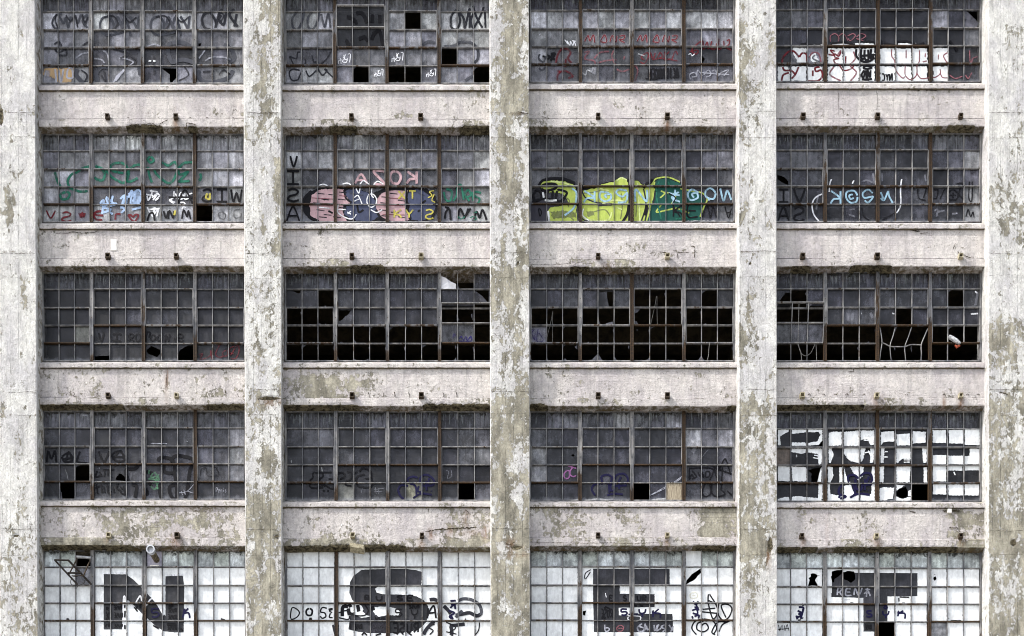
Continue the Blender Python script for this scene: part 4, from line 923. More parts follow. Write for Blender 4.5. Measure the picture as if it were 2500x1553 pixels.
q.rows[0] = "333333333xx3"
q.sheet = True

q = W_(2, 2, ["333333333333", "333333xxx3x3", "xxxxxxxxxxxx", "5xxxxxxxxxxx", "xxxxxxxxxxxx"], rust=(.2, .65, .2), label='third row window with nearly all the lower panes gone and a cord hanging inside')
q.hole('980,250 1030,250 1030,384 1000,384 985,330', '905,247 985,247 940,255')
q.shards += ['600,845 625,815 645,845', '850,830 900,780 900,845', '908,780 945,843 908,846', '1040,800 1068,838 1045,845', '760,842 860,828 860,846', '1300,842 1335,815 1335,845', '705,720 728,705 728,745', '1160,720 1168,700 1168,745', '902,395 920,395 905,420', '1212,395 1265,395 1240,425 1215,435', '1210,500 1230,500 1245,530 1212,532', '970,520 1030,505 1030,530 975,530', '905,480 925,530 905,530', '1755,832 1780,795 1780,840', '1784,800 1808,838 1784,840', '1480,840 1540,830 1560,842 1490,846', '600,540 600,530 625,540', '1225,575 1240,572 1238,585']
q.grp(label='blue scribble'); q.ink('v', 9, '335,590 365,660 370,600', '345,570 340,600 365,570', '395,570 385,670 440,665 400,600', '335,590 345,565', op=.75)

q = W_(3, 2, ["333333333333", "3x33333333x3", "xxx3443x3333", "xxxxxxxxxxxx", "xxxxxxxxxxxx"], tilt={0: .19}, rust=(.3, .55, .5), bent=(2,), skip=((3, 2),), label='third row window at the right with buckled glazing bars and a vent tilted outward')
q.rows[2] = "xxx3443x3333"; q.rows[3] = "444xxxxxxxxx"; q.begin()
q.hole('352,340 380,300 410,260 452,260 452,380 352,380', '1655,110 1670,105 1675,130 1658,135')
q.grp(label='white specks'); q.ink('W', 12, '1050,437 1060,438', '1312,437 1335,440', '2015,250 2040,265', '1980,443 2045,438'); q.ink('H', 20, '2040,260 2020,370', '930,430 940,500', '980,430 975,500', '1130,430 1150,480', op=.5); q.ink('w', 5, '1550,560 1550,561')

# ---------------- fourth row
q = W_(0, 3, ["444443454444", "333333333335", "333333333445", "333333333445", "333333333333"], rust=(.15, .12, .9), label='fourth row window with black capitals and circled letters, broken panes at lower left')
q.rows = ["444443454444", "333333333335", "333333333445", "33x333333445", "333333333333"]; q.begin()
q.hole('505,690 632,690 632,835 530,835 520,770 508,735', '980,665 990,640 1005,625 1005,612 1030,615 1065,645 1065,678 1030,672 1000,670')
q.grp(label='black capitals and circled A marks'); q.text('M', 395, 480, 425, 520, 'K', 12, sp=.05); q.text('A', 555, 615, 430, 520, 'K', 11, sp=.05); q.ink('K', 11, '580,440 530,470 545,510 600,510 615,470 580,440', '680,425 660,510 745,525', '525,490 620,480'); q.text('V', 835, 930, 425, 515, 'K', 12, sp=.05); q.ink('K', 11, '1010,425 955,455 975,500 1030,510 1065,480 1010,425', '960,500 1020,420 1060,500', '950,470 1060,475')
q.ink('K', 10, '830,590 810,640 870,630', '850,600 860,640', '890,590 885,640', '920,590 915,635', '870,585 970,580', '820,700 830,790', '810,740 870,710', '860,720 870,780', '880,720 890,780', '910,700 920,780 950,760', '960,730 970,780', '1000,700 990,740 1030,760', '1050,720 1060,790 1020,770', '1020,730 1070,760', op=.95)
q.grp(label='broad black spray outlines'); q.ink('K', 20, '1200,510 1150,570 1080,575 1070,610 1090,680', '1120,710 1150,710 1160,740 1145,820', '1340,510 1360,480 1440,485 1460,520', '1450,510 1480,470 1540,465 1640,500 1610,600 1590,760 1570,825', '1470,500 1480,600 1400,600 1390,540', '1240,600 1300,610', '1260,710 1290,700', '1370,690 1350,740 1370,830', '1500,700 1440,730 1450,800 1490,830 1500,760 1480,600', '1240,740 1250,800', op=.95)
q.grp(label='green scribble'); q.ink('e', 13, '1270,580 1265,620', '1300,610 1280,650 1330,640 1320,680 1350,620', '1290,690 1330,700 1340,750', '1310,600 1350,660 1330,720', '1260,660 1350,670', '1280,720 1310,750 1330,730', op=.7)
q.grp(label='small scratched word and white cracks'); q.text('Penis', 1832, 1925, 735, 775, 'H', 4, sp=.15, op=.8); q.ink('H', 5, '1645,708 1590,765 1520,780', '1590,765 1645,782', '1540,765 1550,800', '1560,750 1575,795', op=.85); q.ink('H', 8, '1280,360 1420,362', '1580,340 1600,345', '2020,400 2045,405', '2020,440 2045,445', '2015,480 2040,485', '2020,510 2035,508', '645,105 660,110', '700,120 745,122', '2010,375 2050,375', '840,565 850,575', op=.8); q.ink('K', 7, '1705,640 1710,580 1750,570 1750,630', '1770,590 1760,630 1800,640 1800,600', '1830,560 1860,620 1820,640', '1700,560 1740,550 1830,560', op=.6); q.ink('w', 4, '555,580 570,620 580,670', op=.5)

q = W_(1, 3, ["333334333334", "444333333344", "333433333345", "333222222232", "222t222T22x4"], rust=(.15, .12, .95), label='fourth row window with angular black outlines and a navy bubble tag')
q.grp(label='angular black outlines'); q.ink('K', 10, '570,605 570,655', '570,605 730,605', '570,655 550,670 550,730 640,735 650,720', '655,610 655,640 630,660 625,700 680,720 720,740 770,740', '700,660 740,660', '780,610 830,610 840,640 800,660', '860,605 895,605 890,660 850,680 850,710 900,720', '950,600 920,620 920,700', '960,600 1000,570 1060,600 1070,660 1080,700 1050,730 960,725 940,680 950,640 1010,620', '1010,655 1050,660', '655,750 670,770', '690,750 700,770')
q.grp(label='navy bubble tag'); q.ink('N', 12, '1385,700 1375,660 1420,640 1460,650', '1475,690 1490,640 1540,625 1590,660 1600,700 1560,720', '1380,720 1320,715 1295,750 1310,800 1340,830', '1390,700 1440,720 1450,800', '1470,720 1460,760 1490,765 1500,690', '1530,680 1535,760', '1560,650 1540,720', '1420,825 1490,785 1580,795', '1575,760 1580,765', '1320,825 1345,825', '1500,720 1590,715')
q.grp(label='thin scratched tags'); q.ink('H', 4, '1090,750 1175,740', '1100,730 1110,790', '1130,735 1130,790', '1090,770 1160,765', '990,740 980,780', '1700,590 1720,600 1710,660', '1740,580 1750,630 1720,660', op=.6); q.ink('w', 8, '645,560 650,600', '385,500 390,525', '1070,835 1095,835', op=.6)

q = W_(2, 3, ["344445445344", "433333333656", "633333333434", "733333333334", "333333x33333"], rust=(.25, .15, .75), label='fourth row window with a pink tag, a navy bubble tag and a plywood pane at its foot')
q.rows = ["344445445344", "433333333656", "633333333434", "733333333334", "333333x3p333"]; q.begin()
q.hole('675,462 690,445 707,458 695,472')
q.grp(label='pink tag'); q.ink('M', 11, '640,590 615,620 625,655 655,650 665,600 640,590', '650,550 720,570', '690,560 660,610 690,640 720,630')
q.grp(label='navy bubble tag'); q.ink('N', 12, '940,690 935,640 990,625 1040,660', '1040,680 1060,630 1120,615 1155,650 1150,690 1120,690', '920,700 870,710 850,750 880,800', '930,700 990,700 1000,780', '1020,650 1010,750 1040,750 1045,690', '1080,690 1085,750', '1100,640 1070,700', '980,800 1040,785 1115,792', '1110,745 1115,750', '1050,720 1150,715')
q.grp(label='thin black outlines at the right'); q.ink('K', 8, '1680,570 1875,575 1850,670', '1680,570 1680,660 1700,620 1720,660', '1700,590 1740,640 1700,660', '1750,600 1770,640', '1790,600 1800,650', '1820,600 1815,640 1845,640 1850,600 1820,600', '1890,570 1910,650', '1950,540 1930,590 1980,490 2010,560 2030,620', '1960,560 1950,760', '1880,560 2040,620', '1790,780 1810,710 1850,700 1860,780 1820,810 1790,780', '1870,700 1870,780 1920,810 1980,790 1960,760', '2000,760 2040,800')
q.grp(label='pale streaks'); q.ink('H', 6, '1345,800 1480,725', '1360,795 1475,740', '1545,690 1615,640', '1560,690 1610,655', op=.9); q.ink('H', 4, '1740,530 1840,410', op=.6); q.ink('H', 40, '1690,260 1720,330', '370,420 400,500', '380,580 410,640', '1700,410 1730,430', op=.5); q.fill('w', '775,840 900,825 1000,835 1170,838 1170,846 775,846', '1350,835 1480,820 1480,846 1350,846', '640,840 735,830 735,846', op=.7)

q = W_(3, 3, ["333333333333", "222222222222", "b22222222222", "222222222222", "222222222x22"], rust=(.3, .75, .55), label='fourth row window at the right with white brushed paint leaving dark block letters')
q.rows[4] = "22222222x222"; q.begin()
q.hole('685,378 722,335 722,382', '600,590 640,570 712,560 695,620 680,685 628,685 630,615', '1350,780 1370,745 1430,725 1447,760 1440,810 1400,825 1360,810', '1480,700 1612,700 1612,850 1510,850 1480,830')
q.grp('white_paint', 'rough white brushwork around dark block letters')
for st in ('345,240 440,240 430,262 360,300 370,370 345,375', '462,242 585,240 585,265 520,272 460,275', '460,350 580,352 580,380 460,378', '600,240 722,240 722,330 690,370 600,378 600,355 680,340 705,285 690,262 600,262', '460,402 580,405 582,435 540,450 500,440 460,430', '600,402 720,402 715,530 690,540 680,450 640,440 600,436', '345,550 445,555 445,680 345,678', '460,555 585,560 585,680 470,680', '690,590 716,560 712,685 682,685', '345,830 400,815 440,812 440,850 345,850', '460,815 510,805 580,815 715,822 715,850 460,850', '690,705 722,705 722,830 684,830',
  '775,270 820,258 885,262 885,375 775,380', '905,262 1030,250 1030,380 905,378', '1045,250 1160,250 1158,370 1130,372 1100,320 1045,330', '775,400 800,400 818,460 792,525 775,525', '905,400 1030,395 1030,524 960,510 905,450', '1045,395 1088,395 1065,500 1045,520', '1130,400 1160,400 1155,522 1125,520', '768,556 810,560 815,630 790,690 768,690', '768,705 785,705 790,790 850,800 890,795 890,845 765,845', '865,560 888,560 888,690 865,690', '905,560 925,640 960,690 905,690', '955,556 1030,555 1030,680 990,620', '1042,555 1075,560 1062,640 1042,660', '1140,556 1165,555 1165,690 1140,690', '1140,705 1165,705 1165,845 1045,845 1045,795 1135,790', '905,720 960,708 990,780 1030,795 1030,845 900,845',
  '1217,262 1330,255 1330,345 1250,345 1217,375', '1350,282 1465,275 1465,375 1350,375', '1487,256 1600,262 1598,352 1487,360', '1217,395 1250,395 1240,525 1215,525', '1350,395 1470,395 1470,490 1400,490 1360,525 1350,520', '1570,400 1605,400 1605,522 1577,520', '1207,556 1245,555 1240,690 1207,690', '1350,556 1470,555 1460,690 1350,690', '1580,560 1610,560 1610,690 1582,690', '1207,740 1250,732 1330,735 1320,830 1207,845', '1350,710 1420,715 1350,760', '1345,812 1400,830 1470,812 1470,845 1345,845', '1450,760 1470,755 1470,810 1452,808',
  '1658,246 1770,246 1770,355 1658,355', '1795,246 1915,246 1915,360 1795,360', '1930,240 2055,240 2055,376 1930,372', '1660,460 1772,460 1772,535 1660,535', '1790,464 1915,464 1915,535 1790,535', '1970,405 2052,405 2052,535 1930,535 1930,466 1970,466', '1660,550 1772,550 1772,682 1660,682', '1787,550 1910,550 1910,592 1787,588', '1932,550 2050,550 2050,590 1932,588', '1660,705 1772,705 1772,792 1660,792', '1790,708 1915,708 1915,800 1790,800', '1930,705 2050,705 2050,802 1930,800'):
    q.fill('w', st, op=.95, amp=.9, step=2.2)
q.ink('w', 9, '1070,330 1120,335', '1080,300 1140,290', '1110,420 1140,480', '1080,440 1130,430', '1250,430 1280,430', '1240,475 1280,475', '920,470 960,505', '650,460 690,465', '640,480 690,490', '1410,500 1470,500', '1410,520 1465,518', '1835,600 1850,630', '500,455 505,480')
q.grp(label='navy bubble tag'); q.ink('N', 14, '945,690 940,640 990,628 1030,660', '1040,640 1080,612 1130,620 1142,670 1120,700', '985,800 1000,780 980,700', '900,710 865,740 865,790 920,810 870,830', '1000,660 1010,740 1050,750 1060,690', '1085,660 1080,760', '1120,640 1090,700', '955,820 1030,788 1125,798', '1110,755 1118,760', '870,800 860,825', '1050,715 1145,705')
q.grp(label='thin marks'); q.ink('K', 5, '1060,170 1070,171', op=.5)

# ---------------- fifth row, painted white
q = W_(0, 4, ["ggxggg4ggggg", "ww5wwwwwwwww", "wwwwwwwwwwww", "wwwwwwwwwwww", "wwwwwwwwwwww"], rust=(.3, .35, .35), label='bottom left window, white paint around a huge dark letter N')
q.cut('882,390 1070,392 1130,435 1210,510 1310,620 1380,715 1405,745 1405,408 1552,402 1565,500 1560,885 1480,885 1390,875 1310,820 1250,765 1130,650 1075,600 1045,590 1045,860 960,860 880,860')
q.grp(label='white outline strokes on the letter N'); q.ink('W', 11, '1045,870 1050,590 1080,620 1130,665 1140,660', '1150,640 1190,575 1205,620', '1240,660 1300,600 1390,740', '870,385 1070,380', '1400,400 1560,395')
q.ink('W', 7, '865,540 868,870 1040,868', '1130,700 1200,720')
q.grp(label='mirrored black marker words and letters')
q.text('RUSE', 962, 1040, 658, 690, 'K', 6, mirror=True); q.text('RUSE', 965, 1045, 720, 760, 'K', 6, mirror=True); q.text('RUSE', 965, 1045, 815, 840, 'K', 5, mirror=True); q.text('RUSE', 1422, 1500, 680, 712, 'K', 6, mirror=True); q.text('RUSE', 1422, 1500, 735, 770, 'K', 6, mirror=True); q.text('RUSE', 1415, 1500, 830, 862, 'K', 6, mirror=True); q.text('RS', 890, 935, 812, 838, 'K', 5, mirror=True); q.text('RS', 1150, 1200, 655, 682, 'K', 5, mirror=True)
for ch, y in zip('RUSE', (672, 705, 735, 765)): q.text(ch, 898, 930, y, y + 26, 'K', 5)
q.text('5', 1285, 1355, 685, 755, 'N', 11, sp=.05, mirror=False); q.ink('N', 11, '1550,765 1570,685 1560,720 1600,680', '1555,725 1600,720 1612,765'); q.ink('K', 16, '1420,815 1500,818', '1430,655 1450,660 1470,650'); q.ink('K', 10, '1060,650 1060,680', '1062,700 1060,760', '1060,820 1062,860', '1300,825 1350,855', '1140,670 1170,710', '1535,850 1550,870')
q.fill('k', '565,765 585,765 592,778 565,780', '1878,760 1890,770 1910,772 1910,780 1875,780')

q = W_(1, 4, ["wwwwwwwwwwww"] * 5, rust=(.75, .35, .35), label='bottom row window, white paint around a huge dark letter S with marker words')
q.cut('985,352 1190,346 1360,346 1440,355 1500,372 1487,495 1360,495 1230,490 1130,492 1098,515 1110,545 1160,560 1260,562 1360,565 1450,578 1510,610 1548,660 1555,740 1530,800 1480,850 1400,880 1230,892 1060,892 960,880 872,860 885,760 890,725 905,715 960,700 980,715 1000,690 985,660 950,640 905,610 880,550 885,460 910,410')
q.grp('white_paint', 'white centre of the letter S'); q.fill('w', '1085,672 1200,662 1290,685 1312,715 1295,742 1230,738 1180,745 1130,755 1100,730 1078,700', '925,705 990,700 1010,730 1060,750 985,760 930,735', amp=1)
q.grp(label='black marker words'); q.text('RU', 985, 1180, 572, 612, 'K', 10, sp=.5); q.text('SE', 1260, 1445, 572, 612, 'K', 10, sp=.45)
q.text('D', 375, 460, 680, 768, 'K', 8, sp=.1, slant=.1); q.ink('K', 12, '540,682 515,700 520,735 555,738 565,700 540,682'); q.ink('K', 9, '690,680 650,675 635,710 670,720 680,750 650,765 632,745', '700,690 740,680', '740,690 710,700 735,720', '720,720 710,755 740,760'); q.fill('K', '540,760 562,760 565,778 535,778')
q.ink('K', 22, '870,665 825,670 820,750', '870,665 900,650', '870,680 880,740', '950,650 960,710', '1075,660 1085,700'); q.text('RUSE', 1240, 1475, 808, 885, 'K', 11, mirror=True); q.text('RUSE', 1085, 1180, 755, 782, 'K', 7, mirror=True); q.text('RUSE', 1380, 1475, 655, 680, 'K', 7, mirror=True); q.text('RUSE', 920, 990, 815, 855, 'K', 6, mirror=True); q.text('RUSE', 1075, 1170, 828, 850, 'K', 5, mirror=True, op=.6); q.text('RUSE', 1090, 1170, 868, 886, 'K', 5, mirror=True, op=.6)
q.text('5', 1270, 1330, 690, 750, 'K', 8, sp=.05); q.text('y', 1405, 1462, 690, 770, 'K', 8, sp=.05); q.ink('K', 11, '1540,765 1550,680 1545,730 1595,660 1615,765', '1545,725 1610,715'); q.fill('z', '1068,800 1190,800 1190,890 1068,890', op=.5)
q.ink('K', 8, '1555,815 1600,815 1550,840 1590,870 1560,905', '790,720 860,700 930,740 1010,740 1040,700 1010,650', '790,760 870,775 880,740', '885,805 890,860')
q.grp(label='thick grey and black looping arrow'); q.ink('k', 22, '1680,660 1720,700 1740,730', '1780,740 1840,730 1900,720 1960,745 1995,730', '1730,830 1780,825 1860,815', '1740,830 1750,890 1740,912', '1600,790 1540,850 1510,905', '1560,610 1600,605 1630,620'); q.ink('G', 20, '1800,620 1850,600 1920,610 1980,650 2000,700 1995,740', '1780,760 1840,700', op=.8); q.ink('K', 7, '1985,800 1975,870 1940,912', '1700,800 1750,820 1780,850 1720,890', '1700,880 1790,900')
q.ink('N', 12, '1735,620 1785,615', '1740,650 1790,640', '1735,680 1770,650 1780,690', '1720,700 1770,720 1730,750 1750,770', '1740,740 1760,775'); q.ink('k', 14, '1860,770 1870,780', '740,820 760,905', op=.8)
q.ink('K', 10, '985,912 1005,890 1030,912', '1100,912 1150,895', '1280,905 1310,880 1340,905', '1370,880 1410,912')

q = W_(2, 4, ["gggggggggwgg", "wwwwwwwwwwww", "wwwwwwwwwwww", "wwwwwwwwwwww", "wwwwwwwwwwww"], rust=(.4, .25, .45), label='bottom row window, white paint around a huge dark mirrored letter E')
q.hole('1650,478 1655,445 1700,390 1775,342 1775,380 1720,440', '775,705 803,698 795,745 775,735')
q.cut('862,345 1512,345 1512,482 1090,480 1090,556 1385,560 1385,670 1080,675 1080,740 1220,740 1225,725 1535,728 1545,885 870,882 862,600')
q.grp('white_paint'); q.rect('w', (912, 886, 1540, 908), amp=1)
q.grp(label='black and navy capitals on the letter E'); q.text('E', 1000, 1030, 572, 615, 'K', 9, sp=.05); q.text('S', 1115, 1148, 572, 615, 'K', 9, sp=.05); q.text('UR', 1230, 1320, 572, 615, 'K', 9, sp=.3)
q.text('5', 1098, 1155, 688, 738, 'N', 11, sp=.05); q.text('y', 1250, 1310, 685, 755, 'N', 11, sp=.05); q.ink('N', 10, '1370,755 1372,700 1370,725 1420,685', '1372,720 1430,725 1432,762', '1160,732 1245,728'); q.text('RUSE', 925, 1030, 690, 760, 'K', 7, mirror=True); q.ink('K', 10, '935,745 970,770', '960,665 1010,690 980,700 955,670', '1210,655 1235,660', '1255,655 1290,662')
q.ink('W', 7, '1160,750 1165,780 1250,785 1260,750 1160,745', '965,550 975,590', '1095,480 1095,545 1150,555', '1385,560 1385,580')
q.grp(label='grey letters along the foot'); q.text('b', 960, 1000, 818, 872, 'H', 10, sp=.05); q.ink('r', 8, '1090,825 1062,850 1075,875 1110,870 1120,840 1090,825', '1070,850 1115,850'); q.ink('H', 12, '1280,810 1240,840 1250,875 1290,870 1300,820', '1300,810 1330,870', '1240,830 1335,860', '1320,830 1290,880', '1380,820 1385,870 1410,820', '1420,815 1400,870 1440,850', '1470,820 1440,840 1475,860 1450,880', '1505,820 1540,870', '1545,830 1520,880', op=.8)
q.grp(label='black circles and loops at the right'); q.ink('K', 9, '1840,560 1840,640 1880,770 1920,690 1850,560', '1830,610 1900,640', '1790,690 1900,680', '1780,710 1930,725', '1930,640 1920,720 1960,780 2010,760 2040,690 2010,650 1950,660 1990,760', '1800,770 1730,790 1700,850 1740,905', '1800,770 1880,790 1910,850 1880,905', '1800,790 1750,810 1745,860 1800,880 1840,850 1820,810 1790,820 1780,850', '1930,880 1960,820 2020,790', '1900,905 1870,880 1920,800 2000,800', op=.85)
q.ink('N', 11, '1710,620 1730,650', '1755,620 1740,650', '1720,670 1760,680', '1700,700 1740,690 1745,730 1705,720', '1720,750 1760,740 1755,770', '1700,745 1710,770', '1730,640 1760,700'); q.ink('Y', 8, '1690,555 1740,552 1742,590 1690,592 1690,555', '1700,575 1730,570', op=.5)
q.ink('k', 6, '845,352 800,380 790,420 800,430 840,370', op=.9)

q = W_(3, 4, ["gggggggggggg", "wwwwwwwwwwww", "wwwwwwwwwwww", "wwwwwwwwwwww", "wwwwwwwww6ww"], rust=(.35, .25, .35), label='bottom right window, white paint around a huge dark letter T with broken panes')
q.rows[4] = "wwwwwwxww6ww"; q.begin()
q.hole('600,488 612,440 605,425 625,410 622,388 640,382 668,388 680,402 718,393 680,408 665,430 660,445 685,488', '795,410 803,405 802,368 840,358 888,352 888,385 850,415 825,430 822,460 805,455', '898,375 935,362 990,368 1000,395 1000,435 965,465 930,440 898,430', '1665,415 1685,410 1690,432 1675,445 1663,432', '1668,388 1680,388 1678,398', '1430,255 1442,262 1434,268', '1400,318 1412,322 1405,330', '1905,732 1915,735 1908,745')
q.cut('802,368 1000,378 1530,382 1528,578 1275,580 1275,798 1275,878 1070,878 1070,592 803,585')
q.grp(label='pale grey word on the letter T'); q.ink('H', 12, '848,570 855,510 885,515 870,540 850,545', '870,545 890,575', '920,512 965,515', '925,512 920,568 970,570', '925,540 960,542', '990,570 1000,510 1030,570 1060,505', '1080,520 1130,520', '1105,505 1095,585', '1105,530 1075,560', '1110,530 1130,580', op=.85)
q.grp(label='navy capitals'); q.text('S', 1090, 1145, 700, 752, 'N', 11, sp=.05, mirror=False); q.text('y', 1232, 1288, 700, 768, 'N', 10, sp=.05); q.ink('N', 11, '1362,750 1370,705 1365,725 1410,700', '1365,722 1420,725 1422,770', '1245,665 1265,660 1270,680 1248,680 1245,665')
q.ink('N', 13, '515,640 520,655', '545,640 565,660', '520,670 560,675 555,700', '510,700 550,720', '515,725 545,740 500,760', '535,745 545,775', '560,690 540,760', '500,740 510,775', '550,760 560,765'); q.ink('K', 5, '350,820 360,870 375,825', '385,820 380,860 395,860', '400,825 405,870 420,820', '425,815 435,870', '345,860 440,850', op=.7)
q.text('RUSE', 1080, 1140, 820, 860, 'K', 6, mirror=True); q.ink('K', 8, '1790,765 1800,768', '1810,785 1900,785', '1370,590 1372,625', '1375,585 1460,588', '800,550 802,585', op=.8); q.fill('k', '1400,630 1420,630 1420,636 1395,636', '960,628 985,628 985,634 955,634', '510,775 540,775 535,788 515,785'); q.ink('H', 9, '905,610 960,605', '1330,700 1335,780', op=.6)

WOBJ = {}
for q in WINS: WOBJ[(q.b, q.r)] = q.finish()
# ------------------------------------------------------------------ buckled bars, cords, fixture, flue, rubble, cracks
def Z(b, r, x, y): return (600 * b + x / 3.4771, (0, 300, 640, 980, 1290)[r] + y / 3.4771)
def path(b, r, s, Y):
    out = []
    pts = pts_of(s); c = cr([Z(b, r, *p) for p in pts], 2.5) if len(pts) > 2 else [Z(b, r, *p) for p in pts]
    n = len(c)
    for i, (x, y) in enumerate(c):
        YY = Y if not isinstance(Y, tuple) else lerp(Y[0], Y[1], i / max(1, n - 1))
        out.append(P(x, y, YY))
    return out
w3 = WOBJ[(3, 2)]
for s, rr in (('1210,545 1218,640 1222,700 1212,780 1208,848', .014), ('1342,545 1320,630 1292,720 1298,790 1312,846', .013), ('1482,545 1450,640 1417,732 1422,790 1432,846', .013), ('1620,560 1585,640 1555,720 1560,790 1560,846', .016), ('1222,698 1255,712 1292,730 1350,733 1417,732 1470,716 1555,718', .013)):
    mb = MB(); pts = path(3, 2, s, 0); n = len(pts)
    for i, p in enumerate(pts): p.y = .02 - .10 * math.sin(math.pi * i / (n - 1)) if len(s) < 60 else -.07
    mb.tube(pts, rr, 6)
    for i in range(len(mb.v)): mb.a.setdefault('rust', {})[i] = .25
    mb.build('bent_glazing_bar', M['metal'], w3)

def thing(name, label, cat, loc, group=None):
    o = empty(name, loc, label, cat)
    if group: o['group'] = group
    return o
def cable(label, spec, group=None):
    b, r, st, Y, rad = spec; mb = MB(); mb.tube(path(b, r, st, Y), rad, 5)
    o = mb.build('hanging_cord', M['cable']); o['label'] = label; o['category'] = 'cord'
    if group: o['group'] = group
for lb, sp in (('long grey cord falling straight past the tilted vent, right window of the third row', (3, 2, '524,355 520,520 515,680 522,720 540,770 545,845', -.24, .008)),
  ('grey cord hanging in a loop under the tilted vent, third row right', (3, 2, '520,700 535,760 575,796 620,775 650,720 658,695', -.05, .007)),
  ('short straight cord below the tilted vent, right of the looped cord', (3, 2, '668,690 671,760 674,838', -.03, .009)),
  ('slanting cord beside the blue scribbled pane, third row', (2, 2, '520,415 505,500 470,640', .05, .006)),
  ('vertical cord just right of the slanting cord by the blue scribble', (2, 2, '521,415 518,540 519,680', .07, .006)),
  ('slanting cord hanging before the dark ceiling in the third row', (2, 2, '1400,290 1385,380 1350,530', .08, .006)),
  ('vertical cord before the dark ceiling with scraps at its foot', (2, 2, '1405,290 1405,400 1407,528', .10, .006)),
  ('short cord drooping from the lower vent rail at the window end, third row', (2, 2, '1852,678 1845,740 1842,790 1830,838', -.06, .008))):
    cable(lb, sp, 'cords hanging in the broken third row windows')

sh = [P(*Z(1, 2, *p), -.02 - .05 * (i % 2)) for i, p in enumerate(((1658, 118), (1700, 135), (1740, 165), (1785, 185), (1785, 230), (1720, 226), (1658, 230)))]
mb = MB(); cc = mb.vert(sum(sh, Vector()) / 7 + Vector((0, -.03, 0))); ii = [mb.vert(p) for p in sh]
for a in range(7): mb.face((cc, ii[(a + 1) % 7], ii[a]))
o = mb.build('torn_sheet', M['sheet'], WOBJ[(1, 2)]); o['label'] = 'torn white plastic sheet in a broken pane'
# dangling light fixture frame, lower left window
A = P(*Z(0, 4, 700, 248), -.05)
fx = thing('light_fixture', 'rusted black metal light fixture frame dangling from the missing pane of the lower left window', 'light fixture', A)
mb = MB()
for s, Y, rr in (('465,270 660,480', (-.42, -.28), .026), ('582,272 777,478', (-.42, -.20), .030), ('462,268 585,271', -.42, .024), ('575,378 690,380', (-.34, -.32), .026)):
    mb.tube(path(0, 4, s, Y), rr, 4)
mb.build('fixture_tray', M['black_steel'], fx)
mb = MB()
for s, Y, rr in (('655,255 580,402', (-.05, -.32), .019), ('770,262 708,402', (-.05, -.30), .019), ('608,402 712,404', -.30, .010)): mb.tube(path(0, 4, s, Y), rr, 6)
mb.build('hanger_arm', M['rusty'], fx)
mb = MB(); mb.tube(path(0, 4, '652,243 712,246 771,252', -.06), .040, 10); mb.build('lamp_tube', M['alu'], fx)
mb = MB()
for s in ('606,430 598,460 615,480 650,484', '725,435 712,465 690,478 660,490 651,508', '655,260 648,330 640,360', '612,405 640,410 700,395'): mb.tube(path(0, 4, s, -.27), .009, 5)
mb.build('wire', M['black_steel'], fx)

# flue pipe
pa, pb = P(*Z(0, 4, 1330, 268), -.01), P(*Z(0, 4, 1275, 174), -.62)
fl = thing('flue_pipe', 'sooty metal flue pipe sticking out of a boarded pane, its round mouth facing the street', 'flue pipe', pa)
d = (pb - pa).normalized(); mb = MB(); mid = pa.lerp(pb, .82)
mb.tube([pa + d * -.2, pa.lerp(pb, .3), pa.lerp(pb, .6), mid], [.085, .088, .086, .088], 20); mb.build('pipe', M['pipe'], fl, smooth=False)
def ring(c, d, r0, r1, dep, name, mat, n=28):
    mb = MB(); u = d.cross(Vector((0, 0, 1))).normalized(); v = d.cross(u); R = []
    for rad, o in ((r0, 0), (r1, 0), (r1, dep), (r0, dep)): R.append([mb.vert(c + d * o + (u * math.cos(6.28318 * k / n) + v * math.sin(6.28318 * k / n)) * rad) for k in range(n)])
    for i in range(4):
        a, b = R[i], R[(i + 1) % 4]
        for k in range(n): mb.face((a[k], b[k], b[(k + 1) % n], a[(k + 1) % n]))
    return mb.build(name, mat, fl)
ring(mid, d, .086, .121, .10, 'collar', M['alu'])
mb = MB(); mb.tube([mid + d * .02, mid + d * .03], .0855, 24); mb.build('cap_disc', M['alu'], fl)
mb = MB()
q0, q1 = P(*Z(0, 4, 1252, 198), -.012), P(*Z(0, 4, 1378, 322), -.012); mb.box(q0.x, q1.x, -.02, -.008, q1.z, q0.z, rust=0.)
o = mb.build('blanking_plate', simple('lilac_painted_plate', S(150, 148, 164), S(176, 174, 188), 8, .6), WOBJ[(0, 4)])

# concrete lump on the lintel
mb = MB(); c = P(*Z(1, 4, 948, 172), -.34); hw, hh, dd = .200, .062, .12
tilt = Matrix.Rotation(math.radians(8.5), 3, 'Y') @ Matrix.Rotation(math.radians(-10), 3, 'X')
cs = [c + tilt @ Vector((x, y, z)) for z in (-hh, hh) for x, y in ((-hw, -dd), (hw * .96, -dd * .9), (hw, dd), (-hw, dd))]
mb.hexa(cs)
bm_ = mb.build('concrete_lump', M['rubble'])
bv = bm_.modifiers.new('b', 'BEVEL'); bv.width = .012; bv.segments = 2
bm_['label'] = 'loose concrete block hanging under the broken lintel above the letter S window'; bm_['category'] = 'concrete block'

# plastic bottle wedged in the right window
pt = [P(*Z(3, 2, *p), Y) for p, Y in (((1797, 630), -.10), ((1820, 645), -.11), ((1860, 670), -.13), ((1885, 688), -.14), ((1893, 692), -.145))]
bo = thing('plastic_bottle', 'clear plastic bottle with a reddish cap caught on a window bar, third row right', 'bottle', pt[2])
mb = MB(); mb.tube(pt, [.045, .058, .058, .042, .026], 12); mb.build('bottle_body', M['plastic'], bo)
mb = MB(); mb.tube([P(*Z(3, 2, 1850, 705), -.12), P(*Z(3, 2, 1862, 722), -.12), P(*Z(3, 2, 1890, 708), -.13)], [.026, .036, .022], 9); mb.build('cap', M['red'], bo)

